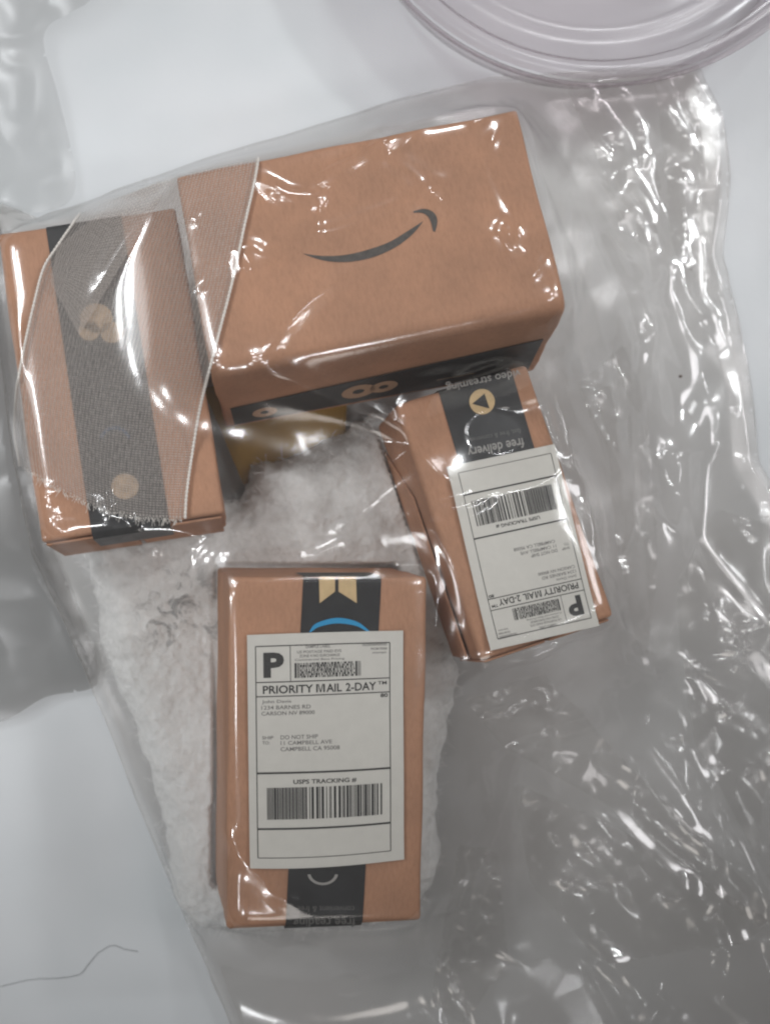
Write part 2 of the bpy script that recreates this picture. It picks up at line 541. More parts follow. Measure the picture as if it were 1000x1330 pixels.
class Flat:
    """collects flat print (text, bars, rules) in a local 2-D frame, x right and y DOWN, unit = label size"""
    def __init__(s): s.v = []; s.f = []
    def add(s, pts, faces):
        b = len(s.v); s.v += [tuple(p) for p in pts]; s.f += [tuple(i + b for i in f) for f in faces]
    def text(s, body, x0, y0, x1, y1, bold=0.0):
        v, f = text_shape(body, bold)
        s.add([(x0 + a * (x1 - x0), y1 + b * (y0 - y1)) for a, b in v], f)
    def bar(s, x0, y0, x1, y1):
        n = max(1, int(abs(x1 - x0) / 0.08)); 
        xs = np.linspace(x0, x1, n + 1)
        pts = [(x, y0) for x in xs] + [(x, y1) for x in xs]
        s.add(pts, [(i, i + n + 1, i + n + 2, i + 1) for i in range(n)])
    def poly(s, pts):
        s.add(pts, [tuple(range(len(pts)))])
    def disc(s, cx, cy, rx, ry, n=28):
        s.poly([(cx + rx * math.cos(2 * math.pi * k / n), cy + ry * math.sin(2 * math.pi * k / n)) for k in range(n)])
    def ring(s, cx, cy, r0, r1, ry=1.0, a0=0.0, a1=2 * math.pi, n=28):
        pts = []
        for k in range(n + 1):
            a = a0 + (a1 - a0) * k / n
            pts += [(cx + r0 * math.cos(a), cy + ry * r0 * math.sin(a)), (cx + r1 * math.cos(a), cy + ry * r1 * math.sin(a))]
        s.add(pts, [(2 * k, 2 * k + 1, 2 * k + 3, 2 * k + 2) for k in range(n)])

def put(flat, name, mat, parent, fmap):
    V = [fmap(x, y) for x, y in flat.v]
    return mesh_obj(name, V, flat.f, mat, parent)

# ------------------------------------------------------------------ cardboard boxes
def box_root(pose, label, cat='cardboard box'):
    base = pose.c - pose.R[:, 2] * pose.d[2] / 2
    r = empty('cardboard_box', base, pose.R)
    tag(r, label, cat, 'miniature shipping boxes in the bag')
    return r

def card_body(pose, parent, seed, bevel=0.45, near=None):
    """closed carton with soft worn edges, slightly uneven panels; local z from 0 to h"""
    w, l, h = pose.d
    bm = bmesh.new()
    bmesh.ops.create_cube(bm, size=1.0)
    for v in bm.verts:
        v.co = Vector((v.co.x * (w - 0.1), v.co.y * (l - 0.1), (v.co.z + 0.5) * h))
    if near:                            # the long near edge is folded in a wide soft curve
        es = [e for e in bm.edges if all(v.co.y < 0 and v.co.z > h * 0.5 for v in e.verts)]
        bmesh.ops.bevel(bm, geom=es, offset=near, segments=7, profile=0.5, affect='EDGES')
    bmesh.ops.subdivide_edges(bm, edges=[e for e in bm.edges if e.calc_length() > 3], cuts=14, use_grid_fill=True)
    sharp = [e for e in bm.edges if len(e.link_faces) == 2 and e.calc_face_angle() > 0.5]
    bmesh.ops.bevel(bm, geom=sharp, offset=bevel, segments=3, profile=0.6, affect='EDGES', clamp_overlap=True)
    rr = random.Random(seed)
    ph = [rr.uniform(0, 6.28) for _ in range(6)]
    for v in bm.verts:
        x, y, z = v.co
        k = 0.10 * math.sin(x * 0.5 + ph[0]) * math.cos(y * 0.31 + ph[1]) + 0.05 * math.sin(y * 1.1 + z * 0.7 + ph[2])
        k2 = 0.09 * math.sin(y * 0.35 + ph[3]) * math.cos(z * 0.5 + ph[4]) + 0.04 * math.sin(z * 1.6 + x * .8 + ph[5])
        v.co.x += k2 * (x / w) * 2; v.co.y += k * (y / l) * 2
        v.co.z -= 0.06 * (1 - math.cos(x * 0.9 + ph[2])) * (z / h) * (0.5 + 0.5 * math.sin(y * 0.4 + ph[0])) * 0.6
    return bm_obj('carton', bm, M['kraft'], parent, smooth=True)

def panel(name, parent, pts, normal, thick, mat):
    """thin card panel from a local outline, extruded along normal"""
    bm = bmesh.new()
    n = Vector(normal) * thick
    lo = [bm.verts.new(Vector(p)) for p in pts]
    hi = [bm.verts.new(Vector(p) + n) for p in pts]
    bm.faces.new(lo[::-1]); bm.faces.new(hi)
    k = len(pts)
    for i in range(k):
        bm.faces.new((lo[i], lo[(i + 1) % k], hi[(i + 1) % k], hi[i]))
    bmesh.ops.bevel(bm, geom=[e for e in bm.edges], offset=thick * 0.3, segments=1, affect='EDGES')
    return bm_obj(name, bm, mat, parent)

def end_flaps(pose, parent, sgn=-1):
    """two lower-end flaps meeting at a slit, a little proud and not quite shut"""
    w, l, h = pose.d
    y = sgn * (l / 2 + 0.02)
    for s in (-1, 1):
        a, b = (-w / 2 + 0.5, -0.25) if s < 0 else (0.25, w / 2 - 0.5)
        pts = [(a, y, h - 0.75), (b, y, h - 0.95), (b, y + sgn * 0.25, 0.6), (a, y + sgn * 0.1, 0.5)]
        panel('flap', parent, pts, (0, sgn, 0), 0.35, M['kraft'])

def wrap_tape(pose, parent, xa, xb, width, drop=5.0, near=None, name='tape'):
    """black tape over the top from end to end; xa / xb = centre x at the far / near end"""
    w, l, h = pose.d
    eps = 0.10
    prof = [(l / 2 + eps, h - drop), (l / 2 + eps, h - 0.6), (l / 2 - 0.25, h - 0.1 + eps), (l / 2 - 0.7, h + eps)]
    for k in range(1, 24 if near is None else 22):
        prof.append((l / 2 - 0.7 - (l - 1.4) * k / 24, h + eps))
    if near is None:
        prof += [(-l / 2 + 0.7, h + eps), (-l / 2 + 0.25, h - 0.1 + eps), (-l / 2 - eps - 0.45, h - 0.6), (-l / 2 - eps - 0.6, h - drop)]
    else:
        prof.append((-l / 2 + near, h + eps))
    V = []; Fc = []
    for y, z in prof:
        t = (l / 2 - y) / l
        cx = xa + (xb - xa) * t
        for dz in (0, -0.07):
            V += [(cx - width / 2, y, z + dz), (cx + width / 2, y, z + dz)]
    n = len(prof)
    for i in range(n - 1):
        a, b = 4 * i, 4 * i + 4
        Fc += [(a, a + 1, b + 1, b), (a + 2, b + 2, b + 3, a + 3), (a, b, b + 2, a + 2), (a + 1, a + 3, b + 3, b + 1)]
    Fc += [(0, 2, 3, 1), (4 * n - 4, 4 * n - 3, 4 * n - 1, 4 * n - 2)]
    o = mesh_obj(name, V, Fc, M['tape'], parent, smooth=False)
    return o

def loc_top(pose, px, py):
    p = pose.plane(px, py)
    return np.array([p[0], p[1]])

def shipping_label(pose, parent, corners_px, flip, seed):
    """paper label; corners in photo order TL TR BR BL; print layout flipped when the label is upside down"""
    c = [loc_top(pose, *q) for q in corners_px]
    ctr = sum(c) / 4
    ux = (c[1] - c[0]) + (c[2] - c[3]); wid = (np.linalg.norm(c[1] - c[0]) + np.linalg.norm(c[2] - c[3])) / 2
    hei = (np.linalg.norm(c[3] - c[0]) + np.linalg.norm(c[2] - c[1])) / 2
    a = math.atan2(ux[1], ux[0])
    e1 = np.array([math.cos(a), math.sin(a)]); e2 = np.array([math.sin(a), -math.cos(a)])   # right, down
    h = pose.d[2]
    def lift(x, y):
        # paper not quite flat: ends and one long side spring up a little
        return 0.26 + 0.22 * max(0, (y - 0.80) / 0.2) ** 2 + 0.10 * (abs(x - 0.5) * 2) ** 3 + 0.10 * math.sin(x * 5 + seed) * math.sin(y * 7)
    def fmap_z(dz):
        def fm(x, y):
            sag = 0.016 * (1 - (2 * x - 1) ** 2) * (y - 0.1)           # hand-cut and a little stretched
            if flip:
                x_, y_ = 1 - x, 1 - y
            else:
                x_, y_ = x, y + sag
            p = ctr + e1 * (x_ - 0.5) * wid + e2 * (y_ - 0.5) * hei
            return (p[0], p[1], h + lift(x_, y_) + dz)
        return fm
    fm = fmap_z(0); fb = fmap_z(-0.10)
    n, m = 14, 20
    V = []; Fc = []
    for f_ in (fm, fb):
        for j in range(m + 1):
            for i in range(n + 1):
                V.append(f_(i / n, j / m))
    o2 = (n + 1) * (m + 1)
    q = lambda i, j: j * (n + 1) + i
    for j in range(m):
        for i in range(n):
            Fc.append((q(i, j), q(i + 1, j), q(i + 1, j + 1), q(i, j + 1)))
            Fc.append((o2 + q(i, j), o2 + q(i, j + 1), o2 + q(i + 1, j + 1), o2 + q(i + 1, j)))
    ring = [q(i, 0) for i in range(n)] + [q(n, j) for j in range(m)] + [q(i, m) for i in range(n, 0, -1)] + [q(0, j) for j in range(m, 0, -1)]
    for k in range(len(ring)):
        u, v = ring[k], ring[(k + 1) % len(ring)]
        Fc.append((u, u + o2, v + o2, v))
    lab = mesh_obj('shipping_label', V, Fc, M['paper'], parent, smooth=False)
    fp = fmap_z(0.03)
    # rules
    r = Flat()
    L, Rr, T, B = 0.052, 0.913, 0.05, 0.955
    t1, t2 = 0.0065, 0.0045
    for y, t in ((T, t2), (0.2025, t2), (0.263, t2), (0.592, t1 * 1.3), (0.832, t1 * 1.3), (B, t2 * .7)):
        r.bar(L, y - t / 2, Rr, y + t / 2)
    def vbar(x, y0, y1, t):
        ys = np.linspace(y0, y1, 14)
        pts = [(x - t / 2, y) for y in ys] + [(x + t / 2, y) for y in ys]
        r.add(pts, [(i, i + 1, i + 15, i + 14) for i in range(13)])
    vbar(L, T, B, t1 * .9); vbar(Rr, T, B, t1 * .9); vbar(0.272, T, 0.2025, t2)
    put(r, 'ruled_frame', M['ink'], lab, fp)
    # large letters
    g = Flat()
    g.text('P', 0.10, 0.077, 0.232, 0.184, 0.045)
    put(g, 'service_letter', M['ink'], lab, fp)
    g = Flat()
    hx = lambda t: 0.095 + 0.73 * t
    y0, y1 = 0.217, 0.252
    g.text('PRIORITY', hx(0), y0, hx(.4405), y1, 0.02)
    mw = hx(.544) - hx(.4665)
    mx_ = lambda t: hx(.4665) + mw * t
    g.poly([(mx_(0), y0), (mx_(.19), y0), (mx_(.19), y1), (mx_(0), y1)]); g.poly([(mx_(.81), y0), (mx_(1), y0), (mx_(1), y1), (mx_(.81), y1)])
    g.poly([(mx_(.19), y0), (mx_(.30), y0), (mx_(.56), y1), (mx_(.44), y1)]); g.poly([(mx_(.70), y0), (mx_(.81), y0), (mx_(.565), y1), (mx_(.50), y1 - .006)])
    g.text('AIL', hx(.556), y0, hx(.694), y1, 0.02)
    g.text('2-DAY', hx(.728), y0, hx(1), y1, 0.02)
    g.text('TM', 0.835, 0.215, 0.893, 0.230, 0.02)
    g.text('80', 0.852, 0.268, 0.900, 0.285, 0.03)
    g.text('USPS TRACKING #', 0.285, 0.622, 0.692, 0.643, 0.022)
    put(g, 'heading_text', M['ink'], lab, fp)
    # small text
    g = Flat()
    for s, x0, y0, x1, hh in (
        ('John Davis', .088, .278, .275, .018), ('1234 BARNES RD', .085, .302, .40, .017), ('CARSON NV 89000', .085, .327, .425, .017),
        ('SHIP', .088, .432, .16, .014), ('TO:', .088, .454, .135, .014),
        ('DO NOT SHIP', .205, .430, .445, .018), ('11 CAMPBELL AVE', .205, .455, .535, .017), ('CAMPBELL CA 95008', .205, .481, .585, .018),
        ('SAMPLE LABEL', .37, .052, .53, .012), ('US POSTAGE PAID EVS', .315, .073, .60, .012), ('ZONE 4 NO SURCHARGE', .33, .090, .59, .012),
        ('Commercial Base Pricing', .30, .107, .62, .012),
        ('062S0000000000', .735, .052, .895, .010), ('FROM 95008', .79, .070, .895, .010), ('stamps', .80, .088, .89, .010)):
        g.text(s, x0, y0, x1, y0 + hh, 0.012)
    put(g, 'address_text', M['ink_grey'], lab, fp)
    # barcodes
    rb = random.Random(42)
    g = Flat(); x = 0.115
    while x < 0.855:
        wv = rb.choice([0.005, 0.006, 0.010, 0.016]); gap = rb.choice([0.004, 0.005, 0.008, 0.014])
        if x < 0.36: gap = 0.0035
        if rb.random() < 0.07: gap = 0.028
        g.bar(x, 0.655, min(x + wv, 0.858), 0.792); x += wv + gap
    put(g, 'barcode', M['ink'], lab, fp)
    g = Flat(); rows = 7
    g.bar(.298, .125, .312, .188); g.bar(.318, .125, .326, .188); g.bar(.690, .125, .703, .188); g.bar(.709, .125, .714, .188); g.bar(.720, .125, .724, .188)
    for j in range(rows):
        x = .332
        while x < .682:
            wv = rb.choice([.004, .006, .009, .014])
            g.bar(x, .125 + j * .009, min(x + wv, .686), .125 + (j + 1) * .009)
            x += wv + rb.choice([.004, .006, .010])
    put(g, 'stacked_barcode', M['ink'], lab, fp)
    return lab


def tape_from_px(pose, parent, la, ra, lb, rb_, drop=5.0, near=None):
    """tape edges seen at two heights (left/right px) -> centre line and width in the box's own frame"""
    A, B, C, D = (loc_top(pose, *q) for q in (la, ra, lb, rb_))
    m1, m2 = (A + B) / 2, (C + D) / 2
    width = (abs(B[0] - A[0]) + abs(D[0] - C[0])) / 2
    slope = (m2[0] - m1[0]) / (m2[1] - m1[1])
    l = pose.d[1]
    xa, xb = m1[0] + slope * (l / 2 - m1[1]), m1[0] + slope * (-l / 2 - m1[1])
    return wrap_tape(pose, parent, xa, xb, width, drop, near), width

def px_print(pose, name, mat, parent, shapes, dz=0.16):
    """flat print given in photo px, laid on the top face"""
    h = pose.d[2]
    def fm(x, y):
        p = loc_top(pose, x, y)
        return (p[0], p[1], h + dz)
    return put(shapes, name, mat, parent, fm)

def rot_text(flat, body, cx, cy, w, hh, ang, bold=0.0):
    """text centred at px (cx, cy), turned by ang (degrees, clockwise in the picture)"""
    v, f = text_shape(body, bold)
    a = math.radians(ang); ca, sa = math.cos(a), math.sin(a)
    pts = []
    for u, t in v:
        x, y = (u - .5) * w, -(t - .5) * hh
        pts.append((cx + x * ca - y * sa, cy + x * sa + y * ca))
    flat.add(pts, f)

# ---- left box, under the gauze ribbon
r = box_root(P_LEFT, 'brown cardboard box with black tape lying under the sheer gauze ribbon')
card_body(P_LEFT, r, 1, 0.6)
end_flaps(P_LEFT, r)
tp, tw = tape_from_px(P_LEFT, r, (76, 398), (175, 392), (104, 591), (206, 583), 7.0)
g = Flat()
for cx, cy, rx in ((126, 414, 21), (146, 432, 15), (117, 430, 14), (163, 632, 18)):
    g.disc(cx, cy, rx, rx * 0.92)
px_print(P_LEFT, 'printed_emblem', simple_mat('dull_beige_ink', (0.40, 0.29, 0.19), rough=0.7, noise=0.35, scale=900), tp, g)
g = Flat(); g.ring(150, 575, 17, 21, 1.0, math.pi * 1.1, math.pi * 1.9, 14)
px_print(P_LEFT, 'printed_arc', simple_mat('dull_blue_ink', (0.035, 0.07, 0.13), rough=0.7), tp, g)

# ---- big box with the curved arrow
r = box_root(P_BIG, 'large brown cardboard box with a curved charcoal arrow printed on top')
card_body(P_BIG, r, 2, 0.6, 2.0)
w, l, h = P_BIG.d
z4 = lambda x, y: (250 + x / 1.96, 130 + y / 1.96)
g = Flat()
up = catmull([z4(280, 391), z4(330, 397), z4(385, 395), (z4(440, 383)), z4(500, 362), z4(550, 332), z4(588, 308)], 4)
dn = catmull([z4(588, 308), z4(560, 342), z4(515, 376), z4(455, 402), z4(390, 413), z4(330, 408), z4(280, 391)], 4)
nn = len(up)
pts = [tuple(p) for p in up] + [tuple(p) for p in dn[::-1]]
g.add(pts, [(i, i + 1, nn + i + 1, nn + i) for i in range(nn - 1)])
hk_o = catmull([z4(562, 283), z4(590, 277), z4(613, 286), z4(623, 306), z4(618, 336)], 4)
hk_i = catmull([z4(562, 287), z4(585, 288), z4(599, 297), z4(607, 312), z4(612, 334)], 4)
nn = len(hk_o)
g.add([tuple(p) for p in hk_o + hk_i], [(i, i + 1, nn + i + 1, nn + i) for i in range(nn - 1)])
px_print(P_BIG, 'curved_arrow', M['smile'], r, g, 0.05)
# tape along the near long side
yy = -l / 2
tpn = panel('tape', r, [(-w / 2 + 1.3, yy - 0.06, 7.8), (w / 2 - 1.3, yy - 0.06, 11.6), (w / 2 - 1.3, yy - 0.06, 1.7), (-w / 2 + 1.3, yy - 0.06, 1.5)], (0, -1, 0), 0.1, M['tape'])
g = Flat()
for cx, rr_ in ((-3.2, 2.3), (0.2, 1.9), (-16.0, 1.7)):
    g.ring(cx, 5.6 if cx > -10 else 4.4, rr_ * 0.35, rr_, 1.0)
for cx in (-28.0, 9.5):
    g.bar(cx - 2, 4.2, cx + 3, 4.5) if abs(cx) < 20 else None
put(g, 'printed_emblem', simple_mat('brown_beige_ink', (0.42, 0.27, 0.17), rough=0.7), tpn, lambda x, y: (x, yy - 0.2, y))

# ---- right box with the upside-down label
r = box_root(P_RIGHT, 'small brown cardboard box with play symbol on its tape and upside down white label')
card_body(P_RIGHT, r, 3, 0.8)
end_flaps(P_RIGHT, r)
w, l, h = P_RIGHT.d
panel('flap', r, [(-w / 2 - 0.04, l / 2 - 4, 0.4), (-w / 2 - 0.04, -l / 2 + 0.5, 0.4), (-w / 2 - 0.5, -l / 2 + 0.5, h - 4.0), (-w / 2 - 0.08, l / 2 - 12, h - 5.5)], (-1, 0, 0), 0.3, M['kraft'])
tp, tw = tape_from_px(P_RIGHT, r, (565, 494), (661, 471), (595, 598), (693, 580), 5.0, 2.0)
g = Flat(); rot_text(g, 'video streaming', 627, 493.5, 98, 14, 168, 0.012); rot_text(g, 'free delivery', 643, 580, 74, 17, 169, 0.015)
px_print(P_RIGHT, 'printed_words', M['grey_print'], tp, g)
g = Flat(); rot_text(g, 'fast, free & convenient', 640, 566, 72, 7.5, 169, 0.0)
px_print(P_RIGHT, 'small_words', M['faint_print'], tp, g)
g = Flat(); g.disc(625.5, 522, 16.5, 16.5)
disc = px_print(P_RIGHT, 'play_disc', M['beige_print'], tp, g, 0.15)
g = Flat(); g.poly([(612.5, 525), (628.5, 511.5), (635, 531)])
px_print(P_RIGHT, 'play_arrow', M['tape'], disc, g, 0.19).name = 'play_triangle'
shipping_label(P_RIGHT, r, [(584, 601), (720, 582), (774, 808), (631, 851)], True, 1.3)

# ---- lower box with the upright label
r = box_root(P_LOW, 'brown cardboard box with large upright white label and bookmark symbol on its tape')
card_body(P_LOW, r, 4, 0.65)
end_flaps(P_LOW, r)
tp, tw = tape_from_px(P_LOW, r, (393, 770), (494, 770), (373, 1160), (473, 1160), 6.0)
z6 = lambda x, y: (230 + x / 2.66, 720 + y / 2.66)
g = Flat()
g.poly([z6(490, 76), z6(545, 76), z6(545, 128), z6(492, 168)]); g.poly([z6(557, 76), z6(617, 76), z6(620, 168), z6(557, 128)])
px_print(P_LOW, 'printed_bookmark', M['beige_print'], tp, g)
g = Flat()
ao = catmull([z6(455, 268), z6(480, 238), z6(550, 219), z6(620, 232), z6(665, 265)], 5); ai = catmull([z6(462, 268), z6(490, 250), z6(550, 238), z6(615, 246), z6(655, 266)], 5)
nn = len(ao); g.add([tuple(p) for p in ao + ai], [(i, i + 1, nn + i + 1, nn + i) for i in range(nn - 1)])
px_print(P_LOW, 'printed_arc', M['blue_print'], tp, g)
g = Flat(); g.ring(419, 1133, 16, 20, 0.8, 0.15, math.pi - 0.15, 18)
px_print(P_LOW, 'printed_smile', M['grey_print'], tp, g)
g = Flat(); rot_text(g, 'free reading', 421, 1196, 80, 15, 180, 0.012)
px_print(P_LOW, 'printed_words', M['faint_print'], tp, g)
g = Flat(); rot_text(g, 'convenient & free', 423, 1180, 74, 8, 180, 0.0)
px_print(P_LOW, 'small_words', M['faint_print'], tp, g)
shipping_label(P_LOW, r, [(320, 823), (523, 820), (523, 1113), (325, 1127)], False, 0.4)

# ------------------------------------------------------------------ yellow packet under the big box
def build_packet():
    q = [at_z(x, y, 4)[:2] for x, y in ((262, 500), (455, 470), (450, 578), (316, 628))]
    xs = np.linspace(0, 1, 25)
    V = []; Fc = []
    for side in (1, -1):
        for b in xs:
            for a in xs:
                p = (1 - b) * ((1 - a) * q[0] + a * q[1]) + b * ((1 - a) * q[3] + a * q[2])
                e = min(a, 1 - a, b, 1 - b)
                t = 2.0 * math.sqrt(min(1, e / 0.18 + 0.001)) * (1 + 0.06 * math.sin(a * 17 + b * 5))
                V.append((p[0], p[1], 1.5 + side * t * 0.6))
    n = 25; o2 = n * n
    for j in range(n - 1):
        for i in range(n - 1):
            a = j * n + i
            Fc.append((a, a + n, a + n + 1, a + 1)); Fc.append((o2 + a, o2 + a + 1, o2 + a + n + 1, o2 + a + n))
    o = mesh_obj('paper_packet', V, Fc, M['yellow'], smooth=True)
    tag(o, 'flat yellow paper packet tucked beneath the large box with curved arrow', 'packet')
build_packet()

# ------------------------------------------------------------------ white batting pad the boxes lie on
BAT_PX = [(108, 745), (80, 640), (60, 450), (160, 400), (240, 470), (262, 600), (300, 640), (330, 590), (410, 560), (470, 530), (530, 530), (560, 640), (585, 760), (588, 880), (584, 1000), (578, 1105), (535, 1190), (420, 1225), (300, 1222), (232, 1188), (208, 1085), (166, 950), (126, 840)]
def build_batting():
    poly = [tuple(p) for p in catmull(poly_world(BAT_PX, 5), 6, True)]
    P = np.array(poly)
    step = 0.28
    xs, ys, X, Y = heightgrid(step, P[:, 0].min() - 1, P[:, 0].max() + 1, P[:, 1].min() - 1, P[:, 1].max() + 1)
    D = np.full(X.shape, 1e9)
    for i in range(len(poly)):
        d, _ = seg_dist(X, Y, poly[i], poly[(i + 1) % len(poly)])
        D = np.minimum(D, d)
    rg = np.random.default_rng(3)
    D = np.where(in_poly(X, Y, poly), D, -D) + vnoise(X.shape, 40, rg, 3) * 0.9 + vnoise(X.shape, 9, rg, 1) * 2.0
    e = np.clip(D / 6.0, 0, 1)
    dome = np.sqrt(np.clip(1 - (1 - e) ** 2, 0, 1))
    Z = dome * (8.6 + 1.5 * vnoise(X.shape, 7, rg, 2)) + 0.3 + np.minimum(e * 3, 1) * (0.38 * vnoise(X.shape, 45, rg, 3) + 0.15 * vnoise(X.shape, 160, rg, 2))
    for p in POSES:                     # pressed down under the boxes
        u, lo = box_span(p, X, Y)
        lo2 = np.where(np.isnan(lo), 1e9, lo)
        lo3 = lo2.copy()
        for _ in range(2):
            lo3[1:] = np.minimum(lo3[1:], lo2[:-1]); lo3[:-1] = np.minimum(lo3[:-1], lo2[1:])
            lo3[:, 1:] = np.minimum(lo3[:, 1:], lo2[:, :-1]); lo3[:, :-1] = np.minimum(lo3[:, :-1], lo2[:, 1:])
            lo2 = lo3.copy()
        Z = np.minimum(Z, np.maximum(lo3 - 0.25, 0.8))
    ok = D > 0
    q = ok[:-1, :-1] & ok[:-1, 1:] & ok[1:, 1:] & ok[1:, :-1]
    ny, nx = X.shape
    idx = np.arange(ny * nx).reshape(ny, nx)
    Fq = np.stack([idx[:-1, :-1], idx[:-1, 1:], idx[1:, 1:], idx[1:, :-1]], -1)[q]
    used = np.unique(Fq); remap = -np.ones(ny * nx, int); remap[used] = np.arange(len(used))
    V = np.stack([X, Y, Z], -1).reshape(-1, 3)[used]
    root = empty('batting_pad', (float(P[:, 0].mean()), float(P[:, 1].mean()), 0))
    c = np.array([P[:, 0].mean(), P[:, 1].mean(), 0])
    tag(root, 'fluffy white fibre pad spread beneath the small boxes inside the bag', 'padding')
    mesh_obj('pad', V - c, remap[Fq], M['batting'], root, smooth=True)
    # loose fibres standing off the pad
    nf = 8000
    pick = V[rg.integers(0, len(V), nf)] - c
    ang = rg.uniform(0, 2 * math.pi, nf); ln = rg.uniform(0.5, 2.2, nf); el = rg.uniform(0.05, 0.55, nf); bend = rg.uniform(-1.4, 1.4, nf)
    segs = 3; VV = []; 
    pos = pick.copy(); pos[:, 2] -= 0.1
    wv = 0.022
    rows = []
    for s in range(segs + 1):
        a = ang + bend * s / segs
        side = np.stack([-np.sin(a), np.cos(a), np.zeros(nf)], -1) * wv
        rows.append((pos - side, pos + side))
        st = ln / segs
        pos = pos + np.stack([np.cos(a) * st, np.sin(a) * st, np.sin(el) * st * (1 - 0.9 * s / segs)], -1)
    arr = np.stack([np.stack(r_, 1) for r_ in rows], 1).reshape(nf, (segs + 1) * 2, 3)
    base = np.arange(nf)[:, None] * (segs + 1) * 2
    qd = np.concatenate([np.stack([base[:, 0] + 2 * s, base[:, 0] + 2 * s + 1, base[:, 0] + 2 * s + 3, base[:, 0] + 2 * s + 2], -1) for s in range(segs)])
    # drop fibres that would poke into a box
    W = arr.reshape(-1, 3) + c
    hit = np.zeros(len(W), bool)
    for p in POSES:
        lq = (W - p.c) @ p.R
        hit |= (np.abs(lq) < p.d / 2 + 0.15).all(1)
    badf = hit.reshape(nf, -1).any(1)
    keep = ~badf[(qd[:, 0] // ((segs + 1) * 2))]
    tag(mesh_obj('fibre', arr.reshape(-1, 3), qd[keep], M['fibre'], root), kind='stuff')
    return xs, ys, np.where(ok, Z, 0)
BX, BY, BZ = build_batting()

# ------------------------------------------------------------------ the film's resting shape: a membrane pulled over the heap
BAG_PX = [(-6, 262), (60, 286), (150, 246), (300, 196), (420, 160), (520, 128), (640, 100), (760, 92), (905, 84), (938, 150), (948, 230), (938, 330), (960, 420), (975, 500), (985, 600), (1050, 700), (1090, 900), (1060, 1150), (1090, 1420), (600, 1440), (330, 1430), (292, 1310), (240, 1190), (188, 1065), (135, 930), (85, 810), (42, 720), (18, 600), (-2, 450), (-12, 340)]
STEP = 0.24
FX, FY, XX, YY = heightgrid(STEP, GX0, GX1, GY0, GY1)
def edgy(pts, n, seed, jit):
    rj = random.Random(seed)
    P = [np.array(p) for p in pts]
    out = []
    for i in range(len(P)):
        a, b = P[i], P[(i + 1) % len(P)]
        for k in range(n):
            out.append(tuple(a + (b - a) * k / n + (np.array([rj.uniform(-jit, jit), rj.uniform(-jit, jit)]) if k else 0)))
    return out
BAG_POLY = edgy(poly_world(BAG_PX, 0.6), 4, 3, 0.12)

def membrane():
    full_in = in_poly(XX, YY, BAG_POLY)
    obst = np.zeros(XX.shape)
    for p in POSES:
        u, _ = box_span(p, XX, YY)
        obst = np.fmax(obst, np.where(np.isnan(u), 0, u))
    bz = sample(BZ, BX, BY, XX, YY)
    inb = (XX > BX[0]) & (XX < BX[-1]) & (YY > BY[0]) & (YY < BY[-1])
    obst = np.maximum(obst, np.where(inb, bz, 0) + 0.3)
    z = None
    for f in (8, 4, 2, 1):
        o = obst[::f, ::f]; m = full_in[::f, ::f]
        if f > 1:                      # keep the highest obstacle of each block
            oo = obst.copy()
            for k in range(f):
                sh = np.roll(obst, -k, 0); oo = np.maximum(oo, sh)
            o2 = oo.copy()
            for k in range(f):
                o2 = np.maximum(o2, np.roll(oo, -k, 1))
            o = o2[::f, ::f]
        if z is None:
            z = o.copy()
        else:
            zz = np.repeat(np.repeat(z, 2, 0), 2, 1)[:o.shape[0], :o.shape[1]]
            pad = (o.shape[0] - zz.shape[0], o.shape[1] - zz.shape[1])
            if pad[0] > 0 or pad[1] > 0:
                zz = np.pad(zz, ((0, max(0, pad[0])), (0, max(0, pad[1]))), mode='edge')
            z = np.maximum(zz, o)
        for it in range({8: 260, 4: 130, 2: 60, 1: 24}[f]):
            a = z.copy()
            a[1:-1, 1:-1] = 0.25 * (z[:-2, 1:-1] + z[2:, 1:-1] + z[1:-1, :-2] + z[1:-1, 2:])
            z = np.maximum(a - 0.004 * f, o)
            z = np.where(m, z, 0.0)
    return z, obst, full_in
MEM, OBST, INBAG = membrane()

def on_film(px, py, off=0.0):
    """photo pixel -> point on the resting film"""
    z = 12.0
    for _ in range(14):
        p = at_z(px, py, z)
        z = 0.5 * z + 0.5 * (float(sample(MEM, FX, FY, np.array([p[0]]), np.array([p[1]]))[0]) + off)
    return at_z(px, py, z)

